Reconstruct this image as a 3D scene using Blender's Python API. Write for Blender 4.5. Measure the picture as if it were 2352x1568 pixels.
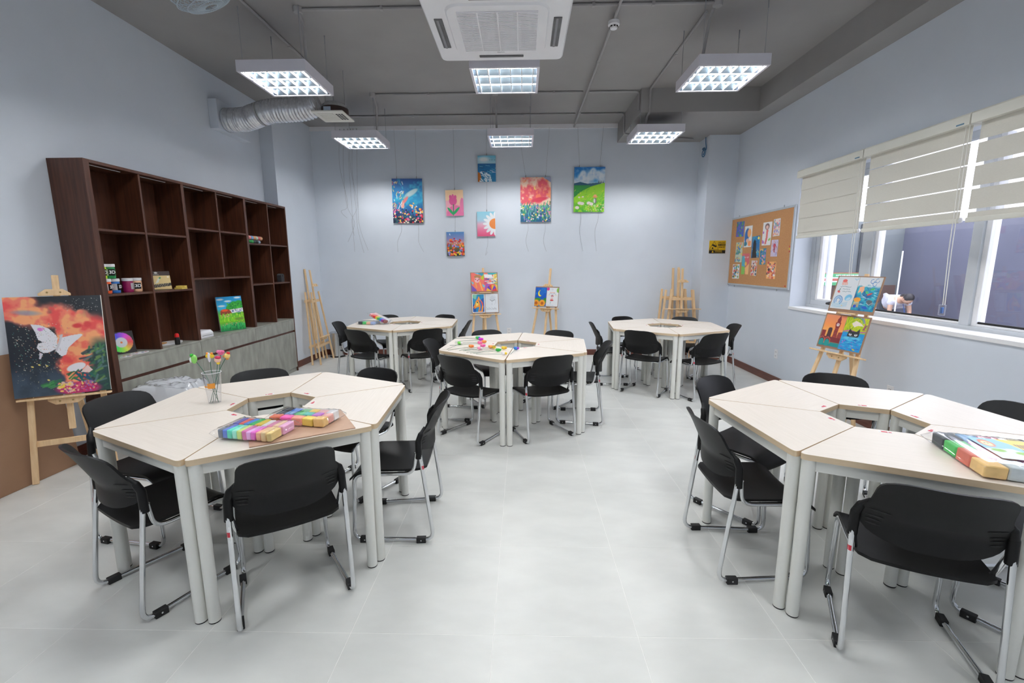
import bpy, bmesh, math, random
import numpy as np
from mathutils import Vector, Matrix

for o in list(bpy.data.objects):
    bpy.data.objects.remove(o)
SC = bpy.context.scene
COL = SC.collection
PI = math.pi
def rad(a): return math.radians(a)

# ------------------------------------------------------------------ camera
XL, XR, YB, YF, H, HS = -3.572, 3.229, 7.62, -1.6, 3.69, 3.407
cam_d = bpy.data.cameras.new('camera'); cam = bpy.data.objects.new('camera', cam_d); COL.objects.link(cam)
cam_d.sensor_fit = 'HORIZONTAL'; cam_d.sensor_width = 36.0; cam_d.lens = 1042.70 / 2352 * 36.0
cam_d.clip_start = 0.05
cam.matrix_world = Matrix(((0.99973358, 0.00033015, 0.02307955, 0.0),
                           (0.02270227, 0.16654001, -0.98577332, 0.0),
                           (-0.00416912, 0.98603464, 0.16648814, 1.5161),
                           (0, 0, 0, 1)))
SC.camera = cam
# ------------------------------------------------------------------ world, exposure
W = bpy.data.worlds.new('daylight'); SC.world = W; W.use_nodes = True
bg = W.node_tree.nodes['Background']
bg.inputs['Color'].default_value = (0.90, 0.94, 1.0, 1); bg.inputs['Strength'].default_value = 4.5
vs = SC.view_settings
vs.view_transform = 'Standard'; vs.look = 'None'; vs.gamma = 1.0; vs.use_curve_mapping = False
vs.exposure = 0.0
TUBE_POWER = 150.0

# ------------------------------------------------------------------ colour + material helpers
def lin(c):
    c = c / 255.0
    return c / 12.92 if c <= 0.04045 else ((c + 0.055) / 1.055) ** 2.4
def rgb(r, g, b): return (lin(r), lin(g), lin(b), 1.0)
MATS = {}
def pm(name, c1, c2=None, scale=12, stretch=(1, 1, 1), rough=0.5, metal=0.0, bump=0.0, bscale=None, detail=4, rvar=0.0, spec=0.5, coat=0.0):
    """procedural principled material: two colours mixed by noise, optional fine relief"""
    m = bpy.data.materials.new(name); m.use_nodes = True
    nt = m.node_tree; b = nt.nodes['Principled BSDF']
    b.inputs['Roughness'].default_value = rough; b.inputs['Metallic'].default_value = metal
    b.inputs['Specular IOR Level'].default_value = spec
    if coat: b.inputs['Coat Weight'].default_value = coat; b.inputs['Coat Roughness'].default_value = 0.15
    tc = nt.nodes.new('ShaderNodeTexCoord'); mp = nt.nodes.new('ShaderNodeMapping')
    mp.inputs['Scale'].default_value = stretch
    nt.links.new(tc.outputs['Object'], mp.inputs['Vector'])
    nz = nt.nodes.new('ShaderNodeTexNoise'); nz.inputs['Scale'].default_value = scale; nz.inputs['Detail'].default_value = detail
    nt.links.new(mp.outputs['Vector'], nz.inputs['Vector'])
    cr = nt.nodes.new('ShaderNodeValToRGB')
    cr.color_ramp.elements[0].position = 0.32; cr.color_ramp.elements[1].position = 0.68
    cr.color_ramp.elements[0].color = c1; cr.color_ramp.elements[1].color = c2 or c1
    nt.links.new(nz.outputs['Fac'], cr.inputs['Fac']); nt.links.new(cr.outputs['Color'], b.inputs['Base Color'])
    if rvar:
        mr = nt.nodes.new('ShaderNodeMapRange'); mr.inputs['To Min'].default_value = rough - rvar; mr.inputs['To Max'].default_value = rough + rvar
        nt.links.new(nz.outputs['Fac'], mr.inputs['Value']); nt.links.new(mr.outputs['Result'], b.inputs['Roughness'])
    if bump:
        n2 = nt.nodes.new('ShaderNodeTexNoise'); n2.inputs['Scale'].default_value = bscale or scale * 6; n2.inputs['Detail'].default_value = 3
        nt.links.new(mp.outputs['Vector'], n2.inputs['Vector'])
        bp = nt.nodes.new('ShaderNodeBump'); bp.inputs['Strength'].default_value = bump; bp.inputs['Distance'].default_value = 0.004
        nt.links.new(n2.outputs['Fac'], bp.inputs['Height']); nt.links.new(bp.outputs['Normal'], b.inputs['Normal'])
    MATS[name] = m
    return m
def emit(name, col, s):
    m = bpy.data.materials.new(name); m.use_nodes = True; nt = m.node_tree
    b = nt.nodes['Principled BSDF']; b.inputs['Base Color'].default_value = (0.8, 0.8, 0.8, 1)
    b.inputs['Emission Color'].default_value = col; b.inputs['Emission Strength'].default_value = s
    return m
def clear(name, tint, gloss, rough=0.05, fresnel=1.45, milky=0.0):
    """thin clear film or pane: transparent, with reflection, optionally a milky part"""
    m = bpy.data.materials.new(name); m.use_nodes = True; nt = m.node_tree
    nt.nodes.remove(nt.nodes['Principled BSDF']); out = nt.nodes['Material Output']
    t = nt.nodes.new('ShaderNodeBsdfTransparent'); t.inputs['Color'].default_value = tint
    g = nt.nodes.new('ShaderNodeBsdfGlossy'); g.inputs['Roughness'].default_value = rough
    fr = nt.nodes.new('ShaderNodeLayerWeight'); fr.inputs['Blend'].default_value = 0.5
    p5 = nt.nodes.new('ShaderNodeMath'); p5.operation = 'POWER'; p5.inputs[1].default_value = 4.0; nt.links.new(fr.outputs['Facing'], p5.inputs[0])
    sc = nt.nodes.new('ShaderNodeMath'); sc.operation = 'MULTIPLY_ADD'; sc.inputs[1].default_value = 0.9; sc.inputs[2].default_value = ((fresnel - 1) / (fresnel + 1)) ** 2; nt.links.new(p5.outputs[0], sc.inputs[0])
    ma = nt.nodes.new('ShaderNodeMath'); ma.operation = 'MULTIPLY'; ma.inputs[1].default_value = gloss; ma.use_clamp = True
    nt.links.new(sc.outputs[0], ma.inputs[0])
    mx = nt.nodes.new('ShaderNodeMixShader'); nt.links.new(ma.outputs[0], mx.inputs[0])
    src = t.outputs[0]
    if milky:
        d = nt.nodes.new('ShaderNodeBsdfDiffuse'); d.inputs['Color'].default_value = (0.85, 0.88, 0.92, 1)
        m2 = nt.nodes.new('ShaderNodeMixShader'); m2.inputs[0].default_value = milky
        nt.links.new(t.outputs[0], m2.inputs[1]); nt.links.new(d.outputs[0], m2.inputs[2]); src = m2.outputs[0]
    nt.links.new(src, mx.inputs[1]); nt.links.new(g.outputs[0], mx.inputs[2]); nt.links.new(mx.outputs[0], out.inputs['Surface'])
    return m

M_wall = pm('wall_paint', rgb(216, 223, 233), rgb(219, 226, 236), 3, rough=0.75, bump=0.05, bscale=160)
M_ceil = pm('ceiling_paint', rgb(154, 152, 151), rgb(160, 158, 157), 2, rough=0.85, bump=0.08, bscale=60)
M_pipe = pm('conduit_paint', rgb(160, 158, 159), rgb(166, 164, 165), 8, rough=0.6)
M_tile = pm('floor_tile', rgb(212, 213, 209), rgb(222, 223, 219), 3.2, stretch=(1, 2.2, 1), rough=0.33, rvar=0.06, bump=0.03, bscale=70, detail=8)
M_grout = pm('grout', rgb(244, 243, 240), rgb(238, 237, 233), 30, rough=0.7)
M_base = pm('baseboard_wood', rgb(88, 46, 36), rgb(108, 60, 46), 6, stretch=(1, 1, 8), rough=0.35)
M_wood = pm('walnut_laminate', rgb(60, 31, 18), rgb(86, 49, 32), 5.0, stretch=(9, 9, 0.5), rough=0.42, bump=0.03, bscale=40)
M_woodin = M_wood
M_conc = pm('concrete_laminate', rgb(139, 139, 130), rgb(166, 166, 157), 5.5, stretch=(1, 2.4, 0.8), rough=0.38, detail=9)
M_birch = pm('birch_laminate', rgb(226, 217, 206), rgb(232, 223, 213), 5, stretch=(1.2, 24, 1), rough=0.42, detail=6)
M_edge = pm('birch_edge_band', rgb(214, 190, 156), rgb(220, 197, 165), 9, stretch=(1, 1, 12), rough=0.5)
M_steel = pm('powder_coated_steel', rgb(229, 229, 223), rgb(233, 233, 227), 8, rough=0.45)
M_rubber = pm('black_rubber', rgb(22, 22, 23), rgb(26, 26, 27), 20, rough=0.6)
M_plast = pm('black_plastic', rgb(13, 13, 14), rgb(17, 17, 18), 30, rough=0.45, bump=0.04, bscale=420, spec=0.25)
M_slit = pm('moulded_slit', rgb(8, 8, 8), rgb(10, 10, 10), 10, rough=0.6)
M_chrome = pm('chrome', rgb(214, 216, 219), rgb(224, 226, 229), 6, rough=0.13, metal=1.0)
M_pine = pm('pine', rgb(226, 189, 143), rgb(241, 209, 165), 4.5, stretch=(14, 14, 0.9), rough=0.55, bump=0.04, bscale=30, detail=6)
M_brass = pm('brass_bolt', rgb(190, 160, 105), rgb(170, 140, 90), 20, rough=0.35, metal=0.8)
M_white = pm('white_plastic', rgb(232, 232, 236), rgb(236, 236, 240), 5, rough=0.38)
M_lampw = pm('lamp_housing', rgb(224, 222, 232), rgb(228, 226, 236), 5, rough=0.45)
M_refl = pm('lamp_reflector', (0.23, 0.29, 0.34, 1), (0.26, 0.32, 0.37, 1), 5, rough=0.35, metal=1.0)
M_blade = pm('lamp_louvre', rgb(240, 243, 247), rgb(244, 247, 250), 5, rough=0.3, metal=0.2)
M_tube = emit('fluorescent_tube', (1.0, 0.99, 0.98, 1), TUBE_POWER)
M_slot = pm('air_slot', rgb(88, 88, 90), rgb(104, 104, 106), 8, rough=0.6)
M_alu = pm('aluminium_frame', rgb(186, 192, 199), rgb(196, 202, 208), 8, rough=0.4, metal=0.3)
M_winf = pm('window_frame_paint', rgb(196, 201, 206), rgb(202, 207, 212), 6, rough=0.5)
M_winw = pm('white_window_post', rgb(240, 240, 242), rgb(244, 244, 246), 6, rough=0.5)
M_glass = clear('window_glass', (0.93, 0.93, 0.97, 1), 1.0, 0.02)
M_blind = pm('blind_fabric', rgb(216, 213, 203), rgb(221, 218, 208), 60, stretch=(1, 1, 6), rough=0.85)
M_rail = pm('blind_rail', rgb(222, 221, 211), rgb(226, 225, 215), 5, rough=0.5)
M_cork = pm('cork', rgb(184, 132, 86), rgb(198, 146, 98), 90, rough=0.9, bump=0.12, bscale=200)
M_mdf = pm('brown_board', rgb(150, 116, 92), rgb(160, 126, 100), 10, rough=0.7)
M_hard = pm('hardboard', rgb(184, 150, 126), rgb(192, 158, 134), 14, rough=0.6)
M_black = pm('black_gloss', rgb(20, 20, 22), rgb(26, 26, 28), 10, rough=0.3)
M_foil = pm('foil_duct', rgb(206, 208, 214), rgb(236, 238, 244), 26, rough=0.2, metal=0.6, bump=0.12, bscale=40)
M_inox = pm('stainless_steel', rgb(196, 198, 200), rgb(214, 216, 218), 3, stretch=(20, 20, 0.5), rough=0.25, metal=0.95)
M_stem = pm('green_stem', rgb(30, 92, 66), rgb(36, 104, 76), 20, rough=0.5)
M_film = clear('clear_film', (0.995, 0.995, 0.997, 1), 1.3, 0.05, 1.4, milky=0.012)
M_cup = clear('clear_cup', (0.97, 0.975, 0.98, 1), 1.3, 0.04, 1.45, milky=0.04)
M_bag = clear('white_plastic_bag', (0.9, 0.92, 0.95, 1), 1.3, 0.15, 1.45, milky=0.5)
M_wire = pm('hanging_wire', rgb(150, 152, 158), rgb(160, 162, 168), 10, rough=0.4)
M_red = pm('red_print', rgb(196, 40, 58), rgb(204, 48, 66), 10, rough=0.5)
M_paperw = pm('white_paper', rgb(236, 236, 238), rgb(240, 240, 242), 30, rough=0.75)
COLM = {}
def cm(r, g, b, rough=0.55):
    k = (r, g, b, rough)
    if k not in COLM:
        f = 0.93
        COLM[k] = pm('tint_%d_%d_%d' % (r, g, b), rgb(r * f, g * f, b * f), rgb(r, g, b), 25, rough=rough)
    return COLM[k]
def vcol_mat(name, rough):
    m = bpy.data.materials.new(name); m.use_nodes = True; nt = m.node_tree; b = nt.nodes['Principled BSDF']
    a = nt.nodes.new('ShaderNodeVertexColor'); a.layer_name = 'print'
    nz = nt.nodes.new('ShaderNodeTexNoise'); nz.inputs['Scale'].default_value = 180
    bp = nt.nodes.new('ShaderNodeBump'); bp.inputs['Strength'].default_value = 0.08; bp.inputs['Distance'].default_value = 0.002
    nt.links.new(nz.outputs['Fac'], bp.inputs['Height']); nt.links.new(bp.outputs['Normal'], b.inputs['Normal'])
    nt.links.new(a.outputs['Color'], b.inputs['Base Color']); b.inputs['Roughness'].default_value = rough
    return m
M_paint = vcol_mat('painted_canvas', 0.5)
M_print = vcol_mat('drawn_paper', 0.4)

# ------------------------------------------------------------------ mesh helpers
class MB:
    def __init__(s): s.v = []; s.f = []; s.mi = []
    def add(s, vs, fs, mi=0):
        n = len(s.v); s.v += [tuple(map(float, p)) for p in vs]
        for f in fs: s.f.append(tuple(i + n for i in f)); s.mi.append(mi)
        return s
    def box(s, x0, x1, y0, y1, z0, z1, mi=0, M=None):
        p = [(x, y, z) for x in (x0, x1) for y in (y0, y1) for z in (z0, z1)]
        if M is not None: p = [tuple(M @ Vector(q)) for q in p]
        return s.add(p, [(0, 1, 3, 2), (4, 6, 7, 5), (0, 4, 5, 1), (2, 3, 7, 6), (0, 2, 6, 4), (1, 5, 7, 3)], mi)
    def bar(s, p0, p1, w, d, side=(1, 0, 0), mi=0):
        """rectangular bar from p0 to p1; w along side, d across"""
        p0 = Vector(p0); p1 = Vector(p1); ax = (p1 - p0).normalized(); sd = Vector(side); sd = (sd - ax * sd.dot(ax)).normalized()
        up = ax.cross(sd); vs = []
        for p in (p0, p1):
            for a, b in ((-1, -1), (1, -1), (1, 1), (-1, 1)): vs.append(p + sd * a * w / 2 + up * b * d / 2)
        return s.add(vs, [(3, 2, 1, 0), (4, 5, 6, 7), (0, 1, 5, 4), (1, 2, 6, 5), (2, 3, 7, 6), (3, 0, 4, 7)], mi)
    def tube(s, pts, r, n=8, closed=False, mi=0):
        pts = [Vector(p) for p in pts]; N = len(pts); rr = r if isinstance(r, (list, tuple)) else [r] * N
        tan = []
        for i in range(N):
            a = pts[(i - 1) % N] if (closed or i > 0) else pts[i]; b = pts[(i + 1) % N] if (closed or i < N - 1) else pts[i]
            t = b - a; tan.append(t.normalized() if t.length > 1e-9 else Vector((0, 0, 1)))
        t0 = tan[0]; ref = Vector((0, 0, 1)) if abs(t0.z) < 0.9 else Vector((1, 0, 0))
        nrm = (ref - t0 * ref.dot(t0)).normalized(); vs = []
        for i in range(N):
            t = tan[i]; nrm = (nrm - t * nrm.dot(t))
            nrm = nrm.normalized() if nrm.length > 1e-6 else Vector((1, 0, 0)); bn = t.cross(nrm)
            for k in range(n):
                a = 2 * PI * k / n; vs.append(pts[i] + (nrm * math.cos(a) + bn * math.sin(a)) * rr[i])
        fs = []
        for i in range(N if closed else N - 1):
            j = (i + 1) % N
            for k in range(n): fs.append((i * n + k, i * n + (k + 1) % n, j * n + (k + 1) % n, j * n + k))
        if not closed: fs += [tuple(range(n - 1, -1, -1)), tuple((N - 1) * n + k for k in range(n))]
        return s.add(vs, fs, mi)
    def cyl(s, p0, p1, r0, r1=None, n=16, mi=0): return s.tube([p0, p1], [r0, r0 if r1 is None else r1], n, False, mi)
    def lathe(s, prof, c=(0, 0, 0), n=24, mi=0, caps=True):
        vs = []; fs = []; m = len(prof)
        for r, z in prof:
            for k in range(n): a = 2 * PI * k / n; vs.append((c[0] + r * math.cos(a), c[1] + r * math.sin(a), c[2] + z))
        for i in range(m - 1):
            for k in range(n): fs.append((i * n + k, i * n + (k + 1) % n, (i + 1) * n + (k + 1) % n, (i + 1) * n + k))
        if caps: fs += [tuple(range(n - 1, -1, -1)), tuple((m - 1) * n + k for k in range(n))]
        return s.add(vs, fs, mi)
    def sph(s, c, rx, ry=None, rz=None, nu=12, nv=8, mi=0, M=None):
        ry = ry or rx; rz = rz or rx; vs = [(0, 0, -rz)]; fs = []
        for j in range(1, nv):
            t = -PI / 2 + PI * j / nv
            for k in range(nu): a = 2 * PI * k / nu; vs.append((rx * math.cos(t) * math.cos(a), ry * math.cos(t) * math.sin(a), rz * math.sin(t)))
        vs.append((0, 0, rz)); L = len(vs) - 1
        for k in range(nu):
            fs.append((0, 1 + (k + 1) % nu, 1 + k)); fs.append((L, 1 + (nv - 2) * nu + k, 1 + (nv - 2) * nu + (k + 1) % nu))
        for j in range(nv - 2):
            for k in range(nu): fs.append((1 + j * nu + k, 1 + j * nu + (k + 1) % nu, 1 + (j + 1) * nu + (k + 1) % nu, 1 + (j + 1) * nu + k))
        vs = [Vector(p) for p in vs]
        if M is not None: vs = [M @ p for p in vs]
        return s.add([p + Vector(c) for p in vs], fs, mi)
    def prism(s, poly, z0, z1, mi=0, mside=None):
        n = len(poly); vs = [(x, y, z0) for x, y in poly] + [(x, y, z1) for x, y in poly]
        s.add(vs, [tuple(range(n - 1, -1, -1)), tuple(range(n, 2 * n))], mi)
        return s.add(vs, [(i, (i + 1) % n, n + (i + 1) % n, n + i) for i in range(n)], mi if mside is None else mside)
    def shell(s, G, off, mi=0):
        """G: rows of points; gives the sheet thickness off (a vector)"""
        R, C = len(G), len(G[0]); off = Vector(off)
        a = [Vector(p) for row in G for p in row]; b = [p + off for p in a]; n = R * C; fs = []
        for i in range(R - 1):
            for j in range(C - 1):
                q = (i * C + j, i * C + j + 1, (i + 1) * C + j + 1, (i + 1) * C + j)
                fs.append(q); fs.append(tuple(n + k for k in reversed(q)))
        bd = [j for j in range(C)] + [i * C + C - 1 for i in range(1, R)] + [(R - 1) * C + j for j in range(C - 2, -1, -1)] + [i * C for i in range(R - 2, 0, -1)]
        for k in range(len(bd)):
            x, y = bd[k], bd[(k + 1) % len(bd)]; fs.append((y, x, n + x, n + y))
        return s.add(a + b, fs, mi)
    def build(s, name, mat, parent=None, smooth=True, ang=38, bevel=0.0, bseg=2, fix=True):
        me = bpy.data.meshes.new(name); me.from_pydata(s.v, [], s.f)
        mats = mat if isinstance(mat, (list, tuple)) else [mat]
        for m in mats: me.materials.append(m)
        me.polygons.foreach_set('material_index', s.mi)
        if fix:
            b = bmesh.new(); b.from_mesh(me); bmesh.ops.recalc_face_normals(b, faces=b.faces); b.to_mesh(me); b.free()
        if smooth:
            me.polygons.foreach_set('use_smooth', [True] * len(me.polygons)); me.set_sharp_from_angle(angle=rad(ang))
        me.update(); o = bpy.data.objects.new(name, me); COL.objects.link(o)
        if parent is not None: o.parent = parent
        if bevel:
            bm_ = o.modifiers.new('soft_edges', 'BEVEL'); bm_.width = bevel; bm_.segments = bseg; bm_.limit_method = 'ANGLE'; bm_.angle_limit = rad(50)
        return o
def tag(o, label, cat, group=None):
    o['label'] = label; o['category'] = cat
    if group: o['group'] = group
    return o
def struct(o, label=None):
    o['kind'] = 'structure'
    if label: o['label'] = label
    return o
def thing(name, label, cat, loc=(0, 0, 0), rz=0.0, group=None, M=None):
    o = bpy.data.objects.new(name, None); COL.objects.link(o); o.empty_display_size = 0.1
    if M is not None: o.matrix_world = M
    else: o.location = loc; o.rotation_euler = (0, 0, rz)
    return tag(o, label, cat, group)
def kids(o): return KIDS.get(o.name, [])
KIDS = {}
def tree(o):
    """remember the parts of a finished thing so that it can be copied"""
    for x in COL.objects:
        if x.parent is not None: KIDS.setdefault(x.parent.name, [])
    m = {}
    for x in COL.objects:
        if x.parent is not None: m.setdefault(x.parent.name, []).append(x)
    return m
def dup(root, cmap, loc=None, rz=0.0, label=None, group=None, M=None):
    r = root.copy(); COL.objects.link(r)
    if M is not None: r.matrix_world = M
    elif loc is not None: r.location = loc; r.rotation_euler = (0, 0, rz)
    if label: r['label'] = label
    if group: r['group'] = group
    for ch in cmap.get(root.name, []):
        c = ch.copy(); COL.objects.link(c); c.parent = r
        for g in cmap.get(ch.name, []):
            d = g.copy(); COL.objects.link(d); d.parent = c
    return r
def fillet(pts, rads, n=6):
    """round the inner corners of a polyline"""
    pts = [Vector(p) for p in pts]; out = [pts[0]]
    for i in range(1, len(pts) - 1):
        a, b, c = pts[i - 1], pts[i], pts[i + 1]; r = rads[i - 1] if isinstance(rads, (list, tuple)) else rads
        u = (a - b).normalized(); v = (c - b).normalized(); th = u.angle(v)
        d = min(r / math.tan(th / 2), (a - b).length * 0.49, (c - b).length * 0.49)
        p, q = b + u * d, b + v * d
        for k in range(n + 1):
            t = k / n; out.append(p * (1 - t) ** 2 + b * 2 * t * (1 - t) + q * t * t)
    return out + [pts[-1]]
def text_mesh(s, size, name, mat, parent, M, ext=0.0004, align='CENTER', bold=0.0):
    cu = bpy.data.curves.new(name, 'FONT'); cu.body = s; cu.size = size; cu.align_x = align; cu.align_y = 'CENTER'; cu.extrude = ext; cu.offset = bold
    cu.resolution_u = 3
    to = bpy.data.objects.new(name, cu); COL.objects.link(to)
    dg = bpy.context.evaluated_depsgraph_get(); me = bpy.data.meshes.new_from_object(to.evaluated_get(dg))
    bpy.data.objects.remove(to); bpy.data.curves.remove(cu)
    me.materials.clear(); me.materials.append(mat)
    o = bpy.data.objects.new(name, me); COL.objects.link(o); o.parent = parent; o.matrix_local = M
    return o
def frame(r, up, n, p):
    """matrix with x=r, y=-n (away from the viewer), z=up"""
    return Matrix(((r[0], -n[0], up[0], p[0]), (r[1], -n[1], up[1], p[1]), (r[2], -n[2], up[2], p[2]), (0, 0, 0, 1)))
def lean_frame(p, yaw, lean, roll=0.0):
    n = Vector((math.sin(yaw), -math.cos(yaw), 0)); r = Vector((math.cos(yaw), math.sin(yaw), 0)); z = Vector((0, 0, 1))
    up = math.cos(lean) * z - math.sin(lean) * n; n2 = math.cos(lean) * n + math.sin(lean) * z
    r2 = math.cos(roll) * r + math.sin(roll) * up; u2 = -math.sin(roll) * r + math.cos(roll) * up
    return frame(r2, u2, n2, p)
# ================================================================== the room
m = MB(); m.box(XL - .15, XR + .30, YF - .15, YB + .15, -0.12, -0.0006)
floor = struct(m.build('floor', M_grout, smooth=False), 'pale stone tile floor with thin joints')
TX0, TXS, TY0, TYS = -0.719, 0.598, 1.655, 0.604
rnd = random.Random(5)
tile_cache = {}
i0 = math.floor((XL - TX0) / TXS); i1 = math.ceil((XR - TX0) / TXS); j0 = math.floor((YF - TY0) / TYS); j1 = math.ceil((YB - TY0) / TYS)
for i in range(i0, i1):
    for j in range(j0, j1):
        xa, xb = max(TX0 + i * TXS, XL) + .0011, min(TX0 + (i + 1) * TXS, XR) - .0011
        ya, yb = max(TY0 + j * TYS, YF) + .0011, min(TY0 + (j + 1) * TYS, YB) - .0011
        if xb - xa < .02 or yb - ya < .02: continue
        k = (round(xb - xa, 4), round(yb - ya, 4))
        if k not in tile_cache:
            m = MB(); w, d = k[0] / 2, k[1] / 2; e = .0005
            m.add([(-w, -d, -.004), (w, -d, -.004), (w, d, -.004), (-w, d, -.004), (-w, -d, -e), (w, -d, -e), (w, d, -e), (-w, d, -e),
                   (-w + e, -d + e, 0), (w - e, -d + e, 0), (w - e, d - e, 0), (-w + e, d - e, 0)],
                  [(0, 1, 5, 4), (1, 2, 6, 5), (2, 3, 7, 6), (3, 0, 4, 7), (4, 5, 9, 8), (5, 6, 10, 9), (6, 7, 11, 10), (7, 4, 8, 11), (8, 9, 10, 11)])
            o = m.build('floor_tile', M_tile, floor, smooth=False); tile_cache[k] = o.data
        else:
            o = bpy.data.objects.new('floor_tile', tile_cache[k]); COL.objects.link(o); o.parent = floor
        o.location = ((xa + xb) / 2, (ya + yb) / 2, 0)

m = MB(); m.box(XL - .15, XL, YF - .15, YB + .15, 0, H); wl = struct(m.build('wall_left', M_wall, smooth=False))
m = MB(); m.box(XL, -3.388, 6.455, YB, 0, H); m.build('column', M_wall, wl, smooth=False)
m = MB(); m.box(XL, XR, YB, YB + .15, 0, H); wb = struct(m.build('wall_back', M_wall, smooth=False))
m = MB(); m.box(XL, XR, YF - .15, YF, 0, H); struct(m.build('wall_front', M_wall, smooth=False))
# right wall with one long window opening
WY0, WY1, WZ0, WZ1 = 2.42, 5.57, 1.005, 2.50
m = MB()
m.box(XR, XR + .30, YF - .15, WY0, 0, H); m.box(XR, XR + .30, WY1, YB + .15, 0, H)
m.box(XR, XR + .30, WY0, WY1, 0, WZ0); m.box(XR, XR + .30, WY0, WY1, WZ1, H)
wr = struct(m.build('wall_right', M_wall, smooth=False))
m = MB(); m.box(2.79, XR, 7.229, YB, 0, HS); m.build('column', M_wall, wr, smooth=False)
# ceiling with its dropped beams
m = MB(); m.box(XL - .15, XR + .30, YF - .15, YB + .15, H, H + .2); ce = struct(m.build('ceiling', M_ceil, smooth=False))
m = MB(); m.box(1.495, XR, 6.17, YB, HS, H); m.build('beam', M_ceil, ce, smooth=False)
m = MB(); m.box(2.972, XR, YF, 6.17, HS, H); m.build('beam', M_ceil, ce, smooth=False)
# skirting boards
bh, bt = .095, .012
m = MB(); m.box(XL, XL + bt, YF, 3.49, 0, bh); m.box(-3.388, -3.388 + bt, 6.50, YB, 0, bh); struct(m.build('baseboard_left', M_base, smooth=False))
m = MB(); m.box(-3.388 + bt, 2.79 - bt, YB - bt, YB, 0, bh); struct(m.build('baseboard_back', M_base, smooth=False))
m = MB(); m.box(XR - bt, XR, YF, 7.229 - bt, 0, bh); m.box(2.79 - bt, XR, 7.229 - bt, 7.229, 0, bh); m.box(2.79 - bt, 2.79, 7.229, YB, 0, bh)
struct(m.build('baseboard_right', M_base, smooth=False))
# white picture rail at the top of the back wall
m = MB(); m.box(-3.388, 1.495, YB - .018, YB, 3.628, H); struct(m.build('trim_1', M_white, smooth=False), 'white picture hanging rail under the ceiling')

# ---------------------------------------------------------------- window in the right wall
FX = 3.455
w1 = bpy.data.objects.new('window_1', None); COL.objects.link(w1); w1.location = (FX, (WY0 + WY1) / 2, WZ0); struct(w1, 'long grey framed window with three panes')
def wpart(name, boxes, mat, bev=0.003):
    m = MB()
    for b in boxes: m.box(b[0] - FX, b[1] - FX, b[2] - w1.location.y, b[3] - w1.location.y, b[4] - WZ0, b[5] - WZ0)
    return m.build(name, mat, w1, smooth=False, bevel=bev)
wpart('window_sill', [(XR - .012, FX - .03, WY0, WY1, WZ0 - .03, WZ0 + .004)], M_winw)
# outer frame: bottom, top, two posts and the end posts
wpart('window_frame', [(FX - .03, FX + .02, WY0, WY1, WZ0, WZ0 + .035)], M_winf)
wpart('window_frame', [(FX - .03, FX + .02, WY0, WY1, WZ1 - .06, WZ1)], M_winf)
for a, b in ((5.50, 5.57), (4.62, 4.71), (3.545, 3.625), (2.42, 2.50)):
    wpart('mullion', [(FX - .03, FX + .004, a, b, WZ0 + .035, WZ1 - .06)], M_winf)
# the side-hung sash at the far end, two fixed panes; white inner beads and dark gaskets
for a, b in ((4.71, 5.50), (3.625, 4.62), (2.50, 3.545)):
    z0, z1 = WZ0 + .035, WZ1 - .06; t = 0
    if a > 4.7:
        t = .055
        wpart('sash', [(FX - .025, FX + .012, a, b, z0, z0 + t), (FX - .025, FX + .012, a, b, z1 - t, z1), (FX - .025, FX + .012, a, a + t, z0 + t, z1 - t), (FX - .025, FX + .012, b - t, b, z0 + t, z1 - t)], M_winf)
    y0, y1, za, zb_ = a + t, b - t, z0 + t, z1 - t
    wpart('bead', [(FX - .010, FX + .055, y1 - .042, y1, za, zb_)], M_winw); wpart('bead', [(FX - .010, FX + .03, y0, y1 - .042, za, za + .018)], M_winw)
    if t == 0: wpart('gasket', [(FX + .0, FX + .012, y0, y1 - .042, za + .018, za + .034)], M_rubber, 0)
    wpart('pane', [(FX + .014, FX + .020, y0, y1 - .042, za + .012, zb_)], M_glass, 0)
m = MB(); m.tube(fillet([(-.03, 5.12 - 3.995, .085), (-.085, 5.12 - 3.995, .075), (-.085, 5.0 - 3.995, .07)], .02), .012, 8); m.build('window_handle', M_rubber, w1)

# ---------------------------------------------------------------- what stands outside the window: an open corridor
m = MB(); m.box(XR + .30, 9.5, -1, 13, -.12, 0); struct(m.build('floor_outside', pm('terrace_concrete', rgb(104, 103, 104), rgb(112, 110, 112), 4, rough=.8), smooth=False), 'grey corridor floor outside the window')
M_vio = pm('violet_grey_panel', rgb(96, 97, 113), rgb(102, 103, 120), 1.5, rough=.35)
m = MB(); m.box(7.25, 7.45, -1, 9.0, 0, 2.2); struct(m.build('wall_outside', M_vio, smooth=False), 'violet grey corridor wall outside the window')
m = MB(); m.box(XR + .30, 9.5, 9.0, 9.2, 0, 2.3); we = struct(m.build('wall_end', pm('corridor_paint', rgb(112, 118, 120), rgb(120, 126, 128), 2, rough=.7), smooth=False), 'grey end wall of the corridor outside the window')
m = MB(); m.box(4.2, 7.2, 8.985, 9.0, 0, 1.10); m.build('wainscot', pm('corridor_wainscot', rgb(96, 69, 59), rgb(104, 77, 67), 5, rough=.6), we, smooth=False)
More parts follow.
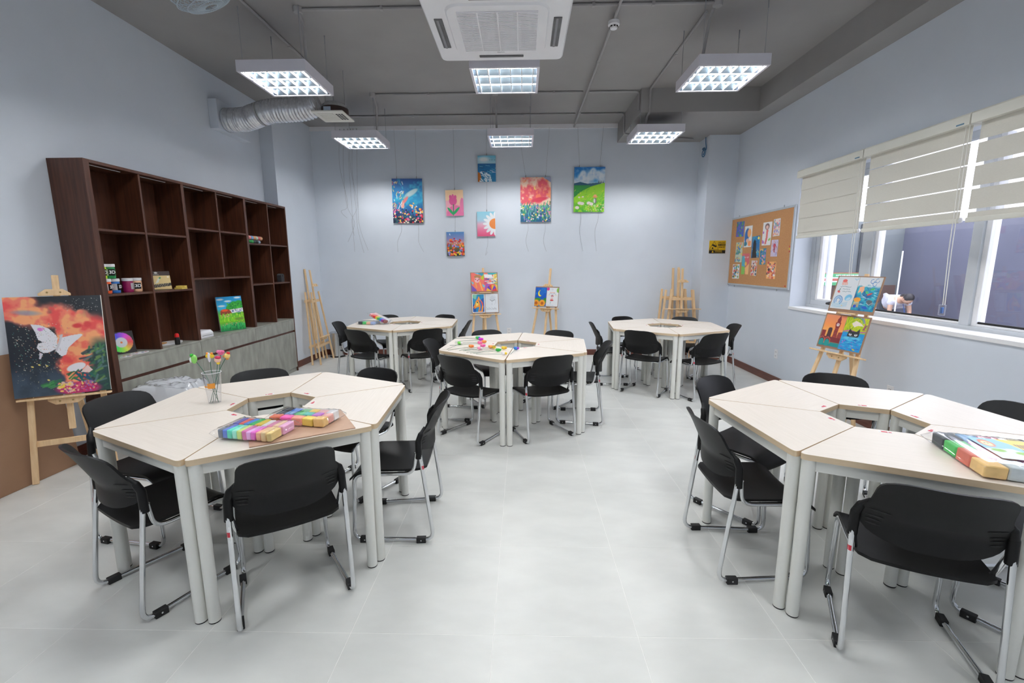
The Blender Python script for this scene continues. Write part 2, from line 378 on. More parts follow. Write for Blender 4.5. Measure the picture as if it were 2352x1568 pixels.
# bright doorway posts in the end wall
for xa in (5.54, 5.83): 
    m = MB(); m.box(xa, xa + .10, 8.90, 8.985, 0, 2.3); m.build('white_post', M_winw, we, smooth=False)
m = MB(); m.box(6.42, 6.52, 8.97, 8.985, 1.30, 2.25); m.build('dark_slot', cm(62, 66, 70), we, smooth=False)
bn = thing('striped_banner', 'green, white and red striped banner on the corridor wall outside', 'banner', (5.70, 8.96, 1.10))
for k, (c, z0, z1) in enumerate((((214, 120, 84), .225, .24), ((96, 190, 128), .155, .225), ((236, 238, 240), .13, .155), ((214, 112, 98), .085, .13), ((236, 238, 240), .06, .085), ((96, 190, 128), 0, .06))):
    m = MB(); m.box(-.10, 1.10, -.012, 0, z0, z1); m.build('stripe', cm(*c), bn, smooth=False)
m = MB()
for k in range(26): m.box(.32 + k * .028, .32 + k * .028 + .016 + .006 * (k % 3), -.0135, -.012, .178, .202)
m.build('lettering', M_paperw, bn, smooth=False); m = MB()
for k in range(6): m.box(-.06 + k * .028, -.06 + k * .028 + .018, -.0135, -.012, .178, .202)
m.build('lettering', M_paperw, bn, smooth=False)
# ================================================================== little painter for canvases and drawings
class Art:
    def __init__(s, w, h, bg=(255, 255, 255), seed=1):
        s.w, s.h = w, h; s.asp = h / w
        s.U, s.V = np.meshgrid((np.arange(w) + .5) / w, (np.arange(h) + .5) / h)
        s.Y = s.V * s.asp; s.img = np.empty((h, w, 3)); s.img[:] = bg; s.rng = np.random.RandomState(seed)
    def mix(s, mask, c, a=1.0):
        m = np.clip(mask * a, 0, 1)[..., None]; s.img = s.img * (1 - m) + np.array(c, float) * m; return s
    def noise(s, sc, oct=3, sx=1.0):
        out = np.zeros((s.h, s.w)); amp = 1; tot = 0
        for o in range(oct):
            gx = int(max(2, sc * sx * 2 ** o)) + 2; gy = int(max(2, sc * s.asp * 2 ** o)) + 2
            g = s.rng.rand(gy, gx); x = s.U * (gx - 1.001); y = s.V * (gy - 1.001); xi = x.astype(int); yi = y.astype(int); fx = x - xi; fy = y - yi
            fx = fx * fx * (3 - 2 * fx); fy = fy * fy * (3 - 2 * fy)
            v = (g[yi, xi] * (1 - fx) + g[yi, xi + 1] * fx) * (1 - fy) + (g[yi + 1, xi] * (1 - fx) + g[yi + 1, xi + 1] * fx) * fy
            out += amp * v; tot += amp; amp *= .5
        return out / tot
    def vgrad(s, stops):
        vv = [a for a, _ in stops]
        for k in range(3): s.img[..., k] = np.interp(s.V, vv, [c[k] for _, c in stops])
        return s
    def ell(s, cx, cy, rx, ry, c, rot=0, soft=.15, a=1.0):
        dx = s.U - cx; dy = (s.V - cy) * s.asp; cr, sr = math.cos(rot), math.sin(rot)
        d = np.sqrt(((dx * cr + dy * sr) / rx) ** 2 + ((-dx * sr + dy * cr) / ry) ** 2)
        return s.mix(np.clip((1 - d) / soft + .5, 0, 1), c, a)
    def poly(s, pts, c, a=1.0):
        ins = np.zeros(s.U.shape, bool); n = len(pts)
        for i in range(n):
            x1, y1 = pts[i]; x2, y2 = pts[(i + 1) % n]
            if y1 == y2: continue
            ins ^= ((y1 > s.V) != (y2 > s.V)) & (s.U < (x2 - x1) * (s.V - y1) / (y2 - y1) + x1)
        return s.mix(ins.astype(float), c, a)
    def line(s, pts, wd, c, a=1.0):
        d = np.full(s.U.shape, 9.0)
        for (x1, y1), (x2, y2) in zip(pts[:-1], pts[1:]):
            ax, ay, bx, by = x1, y1 * s.asp, x2, y2 * s.asp; L = (bx - ax) ** 2 + (by - ay) ** 2 + 1e-12
            t = np.clip(((s.U - ax) * (bx - ax) + (s.Y - ay) * (by - ay)) / L, 0, 1)
            d = np.minimum(d, np.hypot(s.U - ax - t * (bx - ax), s.Y - ay - t * (by - ay)))
        return s.mix(np.clip((wd - d) / (wd * .5) + .5, 0, 1), c, a)
    def dots(s, n, box, cols, r, seed=0, a=1.0, el=1.0):
        R = np.random.RandomState(seed)
        for k in range(n):
            x = box[0] + (box[2] - box[0]) * R.rand(); y = box[1] + (box[3] - box[1]) * R.rand(); q = r[0] + (r[1] - r[0]) * R.rand()
            s.ell(x, y, q, q * el, cols[R.randint(len(cols))], R.rand() * 3, .4, a)
        return s
    def strokes(s, n, box, cols, ln, wd, ang, jit, seed=0, a=.9):
        R = np.random.RandomState(seed)
        for k in range(n):
            x = box[0] + (box[2] - box[0]) * R.rand(); y = box[1] + (box[3] - box[1]) * R.rand(); t = ang + (R.rand() - .5) * jit; L = ln * (.5 + R.rand())
            s.line([(x, y), (x + L * math.cos(t), y + L * math.sin(t) / s.asp)], wd, cols[R.randint(len(cols))], a)
        return s
    def scr(s, x, y, w, h, c, wd=.006, n=14, seed=0):
        """a line of small handwriting"""
        R = np.random.RandomState(seed); pts = [(x + w * k / n, y + h * (R.rand() - .5)) for k in range(n + 1)]
        return s.line(pts, wd, c)
def canvas(name, art, w, h, t, M, mat, label, cat, group=None, edge=(232, 230, 226)):
    """flat picture with real thickness: front sheet carries the print, sides and back are plain"""
    gw, gh = art.w, art.h; xs = np.linspace(-w / 2, w / 2, gw + 1); zs = np.linspace(h, 0, gh + 1)
    X, Z = np.meshgrid(xs, zs); n = (gw + 1) * (gh + 1)
    v = np.stack([X.ravel(), np.full(n, -t), Z.ravel()], 1)
    e = w / 2; back = np.array([(-e, -t, h), (e, -t, h), (e, -t, 0), (-e, -t, 0), (-e, 0, h), (e, 0, h), (e, 0, 0), (-e, 0, 0)])
    v = np.concatenate([v, back]); I, J = np.meshgrid(np.arange(gh), np.arange(gw), indexing='ij'); b = (I * (gw + 1) + J).ravel()
    f = np.stack([b, b + gw + 1, b + gw + 2, b + 1], 1)
    q = np.array([(0, 1, 5, 4), (1, 2, 6, 5), (2, 3, 7, 6), (3, 0, 4, 7), (4, 5, 6, 7)]) + n
    f = np.concatenate([f, q]).astype(np.int32)
    me = bpy.data.meshes.new(name); me.vertices.add(len(v)); me.vertices.foreach_set('co', v.ravel())
    me.loops.add(f.size); me.loops.foreach_set('vertex_index', f.ravel()); me.polygons.add(len(f)); me.polygons.foreach_set('loop_start', np.arange(0, f.size, 4, dtype=np.int32))
    me.update(); me.validate()
    im = np.clip(art.img, 0, 255) / 255.0
    im = np.where(im <= .04045, im / 12.92, ((im + .055) / 1.055) ** 2.4)
    pad = np.pad(im, ((0, 1), (0, 1), (0, 0)), mode='edge')
    col = np.ones((len(v), 4)); col[:n, :3] = pad.reshape(-1, 3); col[n:, :3] = [lin(c) for c in edge]
    at = me.color_attributes.new('print', 'FLOAT_COLOR', 'POINT'); at.data.foreach_set('color', col.ravel().astype(np.float32))
    me.materials.append(mat); o = bpy.data.objects.new(name, me); COL.objects.link(o); o.matrix_world = M
    return tag(o, label, cat, group)

BL = (40, 44, 52)
def art_butterfly():
    a = Art(190, 250, (28, 34, 42), 3); a.vgrad([(0, (34, 38, 44)), (.55, (24, 30, 40)), (.8, (36, 46, 58)), (1, (56, 70, 84))])
    n1 = a.noise(4, 4); n2 = a.noise(9, 3)
    a.mix(np.clip((n1 - .5) * 5, 0, 1) * np.clip((a.V - .62) * 5, 0, 1), (76, 96, 116), .55)
    # coral cloud sweeping from top left down the right side
    band = .5 - np.abs((a.V - (.07 + .28 * a.U)) / .17 + (n1 - .5) * 1.6) * .5
    a.mix(np.clip(band * 5, 0, 1), (244, 128, 106))
    tr = np.hypot((a.U - .74) / .3, (a.V - .40) / .22) + (n1 - .5) * 1.2
    a.mix(np.clip((1 - tr) * 5, 0, 1), (244, 134, 108))
    col = np.hypot((a.U - .66) / .2, (a.V - .66) / .28) + (n2 - .5) * .9
    a.mix(np.clip((1 - col) * 5, 0, 1), (242, 112, 92))
    cl = np.clip((a.img[..., 0] - 150) / 60, 0, 1)
    a.mix(cl * np.clip((n2 - .52) * 7, 0, 1), (232, 74, 74), .8); a.mix(cl * np.clip((.46 - n2) * 8, 0, 1), (252, 178, 120), .85)
    a.ell(.72, .31, .05, .03, (216, 60, 62), 0, .6); a.ell(.83, .30, .04, .04, (222, 70, 70), .5, .6); a.ell(.22, .16, .12, .03, (138, 158, 178), .1, .9, .7)
    a.mix(np.clip((a.U - .66 - .2 * n2) * 6, 0, 1) * np.clip((.20 - a.V + .25 * (a.U - .66)) * 9, 0, 1), (44, 50, 56))
    # foliage at the right edge
    g = np.clip((a.U - .80 + .10 * (n2 - .5)) * 12, 0, 1) * np.clip((a.V - .42) * 10, 0, 1)
    a.mix(g, (40, 74, 66)); a.strokes(70, (.80, .5, .99, .95), [(46, 96, 72), (70, 122, 78), (96, 124, 128), (34, 62, 70), (120, 150, 80)], .07, .012, 2.2, 1.6, 4, .8)
    a.strokes(14, (.70, .80, .85, .92), [(24, 82, 110), (30, 100, 90)], .09, .010, -2.2, 1.2, 5)
    # white butterfly
    Wt = (236, 234, 240)
    a.poly([(.245, .275), (.33, .285), (.42, .325), (.49, .395), (.50, .43), (.40, .455), (.34, .455), (.30, .43), (.285, .36)], Wt)
    a.poly([(.30, .47), (.42, .445), (.50, .43), (.48, .53), (.40, .565), (.345, .57), (.305, .545), (.28, .51)], Wt)
    a.poly([(.54, .425), (.64, .405), (.75, .395), (.765, .41), (.68, .47), (.60, .53), (.57, .60), (.52, .615), (.47, .56), (.49, .49)], Wt)
    a.poly([(.30, .56), (.335, .575), (.305, .63), (.29, .625)], (214, 206, 216))
    a.line([(.545, .40), (.515, .47), (.475, .55)], .012, (214, 208, 214)); a.line([(.525, .405), (.55, .395)], .008, (206, 198, 204))
    a.ell(.335, .33, .028, .022, (224, 132, 210), .4, .3); a.ell(.365, .325, .016, .016, (228, 160, 216), 0, .3)
    a.dots(50, (.27, .30, .62, .58), [(150, 140, 140), (120, 124, 130)], (.0025, .004), 6)
    a.ell(.66, .735, .105, .052, (240, 236, 240), -.3, .15); a.poly([(.70, .79), (.78, .72), (.83, .775), (.79, .80)], (246, 214, 208))
    a.dots(230, (.05, .27, .52, .74), [(232, 214, 180), (90, 150, 130), (200, 120, 90), (240, 236, 220), (60, 110, 120)], (.0025, .0055), 8)
    a.dots(60, (.62, .03, .97, .16), [(200, 200, 190), (150, 150, 150)], (.002, .004), 9)
    a.dots(70, (.05, .72, .45, .95), [(180, 176, 150), (110, 116, 120)], (.002, .004), 10)
    for x, y in ((.215, .70), (.285, .685), (.36, .70), (.49, .755), (.36, .845)): a.ell(x, y, .014, .010, (226, 204, 110), .6, .3)
    # flower bed
    a.ell(.66, .955, .235, .085, (196, 44, 104), .05, .3); a.dots(120, (.46, .885, .86, .985), [(222, 56, 110), (236, 100, 130), (168, 30, 84), (248, 196, 170), (252, 224, 110), (150, 110, 170)], (.008, .02), 11, .9, .6)
    a.dots(26, (.44, .88, .60, .96), [(250, 220, 90), (240, 200, 170)], (.01, .018), 12); a.strokes(12, (.28, .87, .40, .95), [(44, 120, 66), (70, 150, 80)], .08, .008, -.4, .5, 13)
    a.strokes(10, (.55, .80, .66, .86), [(50, 130, 70), (36, 100, 60)], .06, .008, -.7, .8, 14)
    return a
def art_whale():
    a = Art(107, 154, seed=21).vgrad([(0, (20, 72, 140)), (.25, (20, 120, 180)), (.5, (24, 150, 196)), (.75, (20, 70, 140)), (1, (30, 36, 56))])
    n = a.noise(7, 3); a.mix(np.clip((n - .55) * 5, 0, 1), (64, 190, 214), .6)
    a.strokes(60, (.02, .05, .4, .75), [(240, 210, 120), (240, 240, 230), (70, 110, 190), (230, 110, 120), (60, 180, 200)], .08, .011, 1.9, 1.4, 2)
    a.ell(.62, .33, .26, .085, (150, 196, 206), -.55, .3); a.ell(.66, .31, .20, .06, (190, 214, 216), -.55, .4); a.ell(.42, .49, .16, .05, (226, 130, 130), -.9, .4); a.ell(.34, .6, .1, .04, (236, 170, 150), -1.2, .4)
    a.dots(10, (.5, .55, .95, .68), [(250, 180, 80), (250, 240, 240), (160, 210, 230)], (.02, .05), 3, .9, .6)
    a.dots(130, (0, .68, 1, 1), [(220, 50, 60), (240, 230, 210), (30, 40, 70), (250, 200, 90), (230, 110, 160), (40, 90, 90), (20, 26, 40)], (.015, .04), 4)
    return a
def art_tulip():
    a = Art(75, 105, seed=5).vgrad([(0, (252, 214, 168)), (.45, (250, 206, 176)), (1, (240, 150, 190))])
    a.ell(.12, .62, .26, .30, (248, 182, 196), 0, .1); a.ell(.55, .95, .5, .5, (236, 124, 172), 0, .08); a.ell(.93, .6, .12, .40, (238, 132, 176), 0, .1)
    a.ell(.42, .42, .22, .25, (222, 92, 150), 0, .08); a.ell(.28, .27, .07, .11, (222, 92, 150), 0, .1); a.ell(.42, .25, .07, .12, (228, 100, 156), 0, .1); a.ell(.56, .28, .07, .11, (222, 92, 150), 0, .1)
    a.line([(.44, .57), (.42, .98)], .022, (30, 140, 84)); a.ell(.27, .82, .07, .26, (40, 170, 100), -.7, .1); a.ell(.58, .82, .07, .28, (40, 170, 100), .75, .1)
    return a
def art_sea():
    a = Art(75, 105, seed=6).vgrad([(0, (110, 196, 226)), (.3, (190, 226, 240)), (.305, (20, 96, 150)), (.6, (24, 120, 176)), (1, (30, 130, 180))])
    a.ell(.35, .15, .3, .14, (246, 250, 252), 0, .9, .9); a.strokes(26, (0, .36, 1, .9), [(236, 244, 248), (120, 196, 220), (12, 70, 120)], .2, .014, .15, .5, 3)
    a.poly([(0, .62), (.14, .68), (.2, .85), (.12, 1), (0, 1)], (196, 116, 40)); a.strokes(24, (.1, .62, .7, 1), [(244, 248, 250), (220, 236, 244)], .14, .03, .9, .5, 4)
    for x in (.68, .8, .95): a.line([(x - .03, .17), (x, .18), (x + .03, .165)], .008, (40, 60, 80))
    return a
def art_daisy():
    a = Art(75, 105, seed=7).vgrad([(0, (150, 214, 234)), (.35, (176, 216, 234)), (.5, (236, 190, 210)), (.85, (240, 110, 150)), (1, (232, 90, 130))])
    for k in range(16):
        t = 2 * PI * k / 16; a.ell(1.0 + .44 * math.cos(t), .5 + .44 * math.sin(t) / a.asp, .24, .085, (244, 246, 250), t, .1)
    a.ell(1.0, .5, .32, .30, (244, 146, 76), 0, .06)
    return a
def art_poppies():
    a = Art(75, 102, seed=8).vgrad([(0, (84, 140, 196)), (.3, (140, 140, 190)), (.45, (200, 150, 150)), (.6, (120, 110, 60)), (1, (24, 40, 40))])
    a.ell(.22, .1, .045, .05, (250, 250, 250), 0, .1); a.ell(.245, .09, .04, .045, (92, 144, 198), 0, .1); a.strokes(30, (.1, .42, .95, .6), [(220, 180, 110), (60, 80, 50)], .12, .008, 1.5, .5, 2)
    a.dots(26, (.02, .28, .98, .55), [(190, 20, 40), (236, 130, 60), (160, 150, 220), (240, 160, 160)], (.03, .055), 3)
    a.dots(80, (.02, .5, .98, .99), [(230, 60, 40), (250, 210, 50), (80, 150, 230), (250, 150, 60), (180, 20, 40), (160, 150, 220), (240, 140, 150)], (.035, .065), 4)
    return a
def art_pinkfield():
    a = Art(107, 154, seed=9).vgrad([(0, (240, 130, 130)), (.3, (246, 160, 130)), (.45, (250, 220, 190)), (.62, (246, 200, 180)), (.63, (120, 180, 170)), (1, (20, 90, 130))])
    n = a.noise(5, 4); n2 = a.noise(8, 3); sky = np.clip((.62 - a.V) * 20, 0, 1)
    a.mix(sky * np.clip((n - .5) * 7, 0, 1), (226, 76, 96), .9); a.mix(sky * np.clip((.47 - n) * 8, 0, 1), (252, 226, 200), .85); a.mix(sky * np.clip((n2 - .58) * 8, 0, 1), (250, 140, 96), .8)
    a.ell(.62, .5, .3, .07, (216, 60, 84), -.2, .5); a.poly([(.75, 0), (1, 0), (1, .12)], (130, 150, 190), .8); a.ell(.5, .24, .05, .06, (250, 216, 110), 0, .2); a.ell(.53, .23, .045, .055, (240, 150, 130), 0, .2)
    a.strokes(150, (0, .62, 1, 1), [(30, 120, 80), (60, 170, 110), (30, 80, 150), (110, 190, 200), (200, 220, 120), (20, 60, 110)], .1, .011, -1.5, .7, 3)
    a.dots(70, (0, .62, 1, 1), [(240, 150, 180), (250, 240, 240), (250, 220, 90), (160, 120, 200), (70, 160, 220)], (.012, .03), 4)
    return a
def art_hill():
    a = Art(110, 154, seed=10).vgrad([(0, (20, 110, 190)), (.3, (60, 150, 210)), (.36, (190, 220, 236)), (.37, (40, 110, 130)), (1, (60, 170, 60))])
    n = a.noise(8, 3); cy = .20
    for x, y, r in ((.25, .24, .13), (.3, .15, .10), (.55, .2, .15), (.62, .1, .10), (.78, .18, .13), (.97, .14, .12), (.08, .32, .1), (.4, .3, .12), (.9, .27, .12)): a.ell(x, y, r, r * 1.1, (240, 246, 252), 0, .6, .9)
    a.mix(np.clip((n - .5) * 5, 0, 1) * np.clip((.34 - a.V) * 20, 0, 1), (150, 190, 230), .5)
    a.poly([(0, .36), (.2, .33), (.45, .37), (.75, .35), (1, .37), (1, .5), (0, .5)], (40, 90, 120)); a.poly([(0, .40), (.5, .40), (.6, .45), (0, .7)], (40, 140, 60))
    a.poly([(0, .68), (.3, .52), (.6, .42), (1, .35), (1, 1), (0, 1)], (150, 214, 40)); m = np.clip((a.V - .62 + .12 * (a.U - .5)) * 3.5, 0, 1) * np.clip((n - .3) * 4, 0, 1); a.mix(m, (50, 160, 50), .85)
    a.strokes(60, (0, .5, 1, .95), [(190, 230, 70), (90, 190, 50), (240, 220, 80)], .05, .010, -.6, .8, 3, .7)
    for x in (.8, .85, .9, .95): a.poly([(x - .02, .36), (x, .29), (x + .02, .36)], (20, 70, 60))
    for x, y in ((.12, .9), (.2, .8), (.28, .81), (.5, .8), (.58, .82), (.18, .67), (.3, .66)): a.ell(x, y, .07 if y > .75 else .035, .05 if y > .75 else .025, (246, 236, 230), 0, .3)
    a.ell(.70, .66, .08, .03, (236, 150, 100), 0, .2); a.ell(.70, .63, .05, .03, (240, 170, 120), 0, .2); a.ell(.70, .75, .05, .09, (120, 110, 116), 0, .2); a.ell(.68, .75, .03, .07, (220, 220, 220), 0, .2)
    a.dots(40, (.4, .82, 1, .98), [(250, 250, 240), (250, 190, 160)], (.008, .018), 4)
    return a
def art_farm():
    a = Art(93, 119, seed=11).vgrad([(0, (24, 150, 214)), (.35, (50, 180, 226)), (.5, (90, 180, 60)), (.7, (130, 214, 30)), (.8, (100, 170, 40)), (1, (10, 130, 70))])
    for x, y in ((.15, .08), (.45, .14), (.18, .27), (.85, .05)): a.ell(x, y, .14, .035, (220, 232, 240), 0, .6)
    for x, y, r in ((.5, .36, .16), (.68, .28, .18), (.88, .26, .18), (.95, .38, .18), (.75, .4, .2)): a.ell(x, y, r, r * .9, (40, 160, 50), 0, .2)
    a.dots(60, (.4, .2, 1, .42), [(30, 130, 50), (80, 190, 60), (50, 170, 50)], (.02, .04), 2); a.poly([(.42, .4), (1, .36), (1, .48), (.5, .5)], (226, 232, 240)); a.dots(40, (.45, .38, 1, .48), [(60, 80, 160), (250, 250, 250), (220, 180, 190)], (.012, .02), 3)
    a.ell(.3, .44, .2, .1, (170, 60, 30), 0, .15); a.ell(.27, .40, .13, .045, (240, 90, 40), 0, .3); a.poly([(.1, .46), (.5, .44), (.55, .5), (.1, .53)], (140, 60, 40)); a.dots(30, (.08, .53, .42, .6), [(250, 236, 180), (160, 80, 60)], (.012, .02), 4)
    a.strokes(70, (0, .55, 1, .75), [(170, 226, 40), (90, 190, 40), (200, 230, 70)], .07, .010, -1.5, .5, 5); a.ell(.8, .68, .2, .05, (110, 150, 50), 0, .5); a.ell(.5, .85, .5, .1, (60, 200, 120), 0, .5, .7)
    a.strokes(70, (0, .88, 1, 1), [(0, 110, 60), (40, 180, 90), (0, 140, 80)], .08, .011, -1.5, .5, 6); a.dots(14, (.05, .74, .98, .86), [(240, 150, 110)], (.012, .02), 7)
    return a
def art_clown():
    a = Art(87, 61, (238, 120, 100), 12)
    for p, c in (([(0, 0), (.25, 0), (0, .4)], (236, 110, 100)), ([(.2, 0), (.5, 0), (.5, .25), (.35, .12)], (60, 150, 170)), ([(.1, 0), (.3, 0), (.28, .1)], (120, 200, 230)), ([(.36, .3), (.5, .06), (.5, .42)], (196, 210, 50)), ([(0, .45), (.1, .55), (.05, .65)], (90, 200, 220)), ([(0, .65), (.18, .9), (.2, 1), (0, 1)], (120, 80, 180)), ([(.5, .2), (.62, .3), (.62, .6), (.5, .65)], (220, 90, 120)), ([(.42, .6), (.52, .7), (.5, .82), (.44, .75)], (110, 200, 220)), ([(.62, 0), (1, 0), (1, .12), (.7, .12)], (40, 170, 180)), ([(.86, .1), (1, .05), (1, 1), (.92, .6)], (230, 200, 80)), ([(.55, .62), (.75, .6), (.6, .9), (.5, 1)], (170, 90, 180)), ([(.6, 1), (.72, .72), (.8, .66), (1, 1)], (230, 90, 70))): a.poly(p, c)
    a.poly([(.12, .2), (.2, .1), (.36, .16), (.36, .3), (.14, .28)], (180, 130, 80)); a.ell(.23, .4, .1, .1, (240, 190, 196), .2, .2); a.ell(.25, .42, .025, .025, (200, 40, 90), 0, .3); a.ell(.17, .36, .02, .02, (90, 50, 70)); a.ell(.3, .36, .02, .02, (90, 50, 70))
    a.line([(.17, .55), (.2, .8)], .02, (240, 170, 80)); a.line([(.33, .52), (.42, .95)], .025, (250, 180, 80))
    a.poly([(.5, .08), (.8, .1), (.86, .3), (.52, .28)], (246, 246, 250)); a.strokes(26, (.52, .3, .92, .62), [(250, 250, 252), (60, 90, 170), (40, 160, 170)], .12, .012, .1, .6, 4)
    for k in range(6):
        t = PI + PI * k / 6; t2 = PI + PI * (k + 1) / 6; a.poly([(.78, 1), (.78 + .2 * math.cos(t), 1 + .34 * math.sin(t)), (.78 + .2 * math.cos(t2), 1 + .34 * math.sin(t2))], ((246, 190, 60), (90, 60, 170), (220, 60, 60))[k % 3])
    a.dots(16, (.86, .1, 1, .6), [(250, 240, 200), (230, 190, 60)], (.015, .03), 5)
    return a
def art_horse():
    a = Art(51, 71, (240, 240, 242), 13); a.poly([(.05, .03), (.95, .03), (.95, .97), (.05, .97)], (40, 140, 190)); a.poly([(.05, .03), (.4, .03), (.3, .3), (.05, .2)], (130, 200, 170)); a.poly([(.4, .03), (.7, .03), (.6, .16)], (20, 150, 160)); a.poly([(.05, .55), (.3, .6), (.3, .97), (.05, .97)], (20, 80, 160)); a.poly([(.7, .3), (.95, .2), (.95, .97), (.8, .97)], (20, 90, 170))
    a.poly([(.45, .28), (.55, .12), (.62, .28), (.82, .45), (.88, .7), (.8, .97), (.45, .97), (.55, .7), (.35, .72), (.18, .8), (.1, .72), (.25, .5), (.3, .38)], (240, 150, 50))
    a.poly([(.5, .3), (.7, .4), (.78, .62), (.7, .9), (.55, .93), (.66, .7), (.62, .5)], (40, 110, 190)); a.poly([(.3, .45), (.5, .4), (.5, .6), (.3, .66)], (250, 220, 110)); a.poly([(.6, .28), (.85, .5), (.88, .68), (.8, .6)], (226, 70, 60)); a.ell(.42, .46, .05, .05, (40, 30, 40)); a.ell(.17, .74, .05, .04, (200, 70, 50))
    return a
def art_pencil():
    a = Art(54, 75, (226, 230, 236), 14); a.ell(.58, .26, .2, .2, (206, 212, 220), 0, .3); a.line([(.36, .32), (.52, .4), (.76, .33)], .012, (70, 74, 82)); a.line([(.55, .4), (.52, .62)], .006, (150, 154, 162)); a.line([(.5, .1), (.7, .06), (.82, .2), (.8, .5), (.7, .6)], .006, (170, 174, 182))
    for k in range(12): a.line([(.05 + .07 * k, .72 + .06 * (k % 3)), (.12 + .07 * k, .78 + .05 * (k % 2)), (.06 + .07 * k, .86)], .007, (140, 146, 154))
    return a
def art_moon():
    a = Art(51, 75, (20, 90, 190), 15); a.mix(np.clip((a.noise(6, 3) - .5) * 5, 0, 1), (40, 150, 220), .7); a.ell(.46, .32, .2, .26, (250, 220, 60), .2, .1); a.ell(.58, .28, .2, .24, (26, 104, 196), .2, .1)
    a.ell(.25, .66, .3, .12, (70, 150, 40), 0, .3); a.ell(.95, .7, .2, .2, (60, 140, 50), 0, .3)
    for cx in (.15, .68):
        for k in range(14): t = 2 * PI * k / 14; a.ell(cx + .2 * math.cos(t), .86 + .2 * math.sin(t) / a.asp, .1, .05, (250, 170, 50), t, .2)
        a.ell(cx, .86, .13, .13, (190, 100, 40), 0, .2)
    return a
def art_girl():
    a = Art(51, 75, (234, 236, 240), 16); a.ell(.1, .08, .13, .13, (200, 60, 140), 0, .2); a.ell(.97, .14, .12, .18, (130, 190, 70), 0, .2); a.ell(.48, .1, .07, .06, (190, 196, 206), 0, .3); a.ell(.48, .1, .05, .04, (234, 236, 240), 0, .3)
    a.line([(.2, .38), (.35, .3), (.5, .36), (.68, .3), (.8, .38)], .02, (190, 190, 206)); a.line([(.3, .27), (.7, .27)], .02, (244, 180, 160)); a.line([(.1, .42), (.9, .42)], .014, (246, 214, 130))
    a.ell(.5, .46, .1, .08, (170, 80, 120), 0, .3); a.ell(.5, .49, .06, .05, (248, 216, 200), 0, .3); a.ell(.48, .6, .12, .09, (240, 200, 200), 0, .3); a.ell(.48, .68, .15, .05, (214, 50, 50), 0, .3); a.line([(.42, .74), (.36, .86)], .02, (150, 200, 190)); a.scr(.05, .95, .6, .015, (150, 180, 210), .008, 12, 3)
    return a
def art_whalenote():
    a = Art(78, 112, (222, 226, 230), 17); a.ell(.35, .13, .11, .07, (228, 104, 96), 0, .2)
    for k in range(6): a.line([(.26 + .04 * k, .17), (.25 + .05 * k, .21), (.27 + .045 * k, .25)], .012, (236, 140, 110))
    a.scr(.22, .32, .5, .05, (96, 130, 140), .008, 12, 1); a.scr(.36, .39, .34, .035, (96, 130, 140), .007, 10, 2); a.scr(.38, .46, .4, .03, (96, 130, 140), .007, 12, 3)
    a.ell(.2, .47, .07, .05, (220, 84, 84), .5, .3); a.line([(.2, .45), (.24, .38)], .016, (50, 120, 90)); a.ell(.75, .64, .17, .13, (120, 190, 224), -.5, .15); a.ell(.76, .68, .11, .06, (196, 226, 240), -.5, .3)
    for r, c in ((.2, (40, 120, 190)), (.15, (110, 180, 220)), (.1, (50, 130, 200))): a.line([(.3 + r * math.cos(t), .74 + r * math.sin(t) / a.asp) for t in np.linspace(2.4, 7.2, 16)], .014, c)
    for k in range(5): a.line([(.05, .82 + .03 * k), (.3, .84 + .03 * k), (.55, .82 + .03 * k), (.78, .78 + .03 * k)], .007, (120, 190, 220))
    a.line([(.8, .06), (.88, .1), (.97, .05)], .01, (110, 190, 220)); a.ell(.55, .9, .025, .02, (250, 210, 90))
    return a
def art_waves():
    a = Art(78, 112, (224, 228, 232), 18); n = a.noise(6, 3); a.mix(np.clip((a.V - .26 + .1 * (n - .5)) * 14, 0, 1), (30, 140, 176)); w = np.clip((a.V - .26) * 10, 0, 1)
    a.mix(w * np.clip((n - .52) * 8, 0, 1), (60, 190, 200), .9); a.mix(w * np.clip((.42 - n) * 8, 0, 1), (16, 90, 150), .9); a.strokes(70, (0, .22, 1, .95), [(210, 236, 240), (40, 170, 190), (10, 80, 130), (120, 200, 210)], .13, .008, .1, .6, 3)
    for cx, cy in ((.6, .12), (.8, .1), (.72, .2)): a.line([(cx + .08 * math.cos(t), cy + .06 * math.sin(t)) for t in np.linspace(0, 5, 14)], .01, (40, 120, 190))
    a.poly([(.12, .3), (.32, .27), (.34, .42), (.27, .5), (.22, .42), (.1, .5)], (244, 180, 140)); a.ell(.17, .68, .16, .1, (240, 160, 50), 0, .15)
    for k in range(5): a.line([(.07 + .05 * k, .74), (.05 + .06 * k, .9)], .014, (240, 180, 90))
    a.ell(.14, .88, .07, .07, (30, 80, 190), 0, .2); a.ell(.74, .74, .15, .1, (90, 98, 106), .4, .12); a.line([(.62, .76), (.74, .82), (.88, .74)], .01, (200, 204, 208)); a.ell(.64, .5, .12, .035, (226, 70, 60), -.4, .3); a.ell(.7, .35, .1, .04, (80, 180, 90), -.3, .3); a.ell(.5, .45, .08, .05, (90, 190, 110), .6, .3); a.ell(.6, .9, .14, .06, (30, 90, 190), .2, .3)
    return a
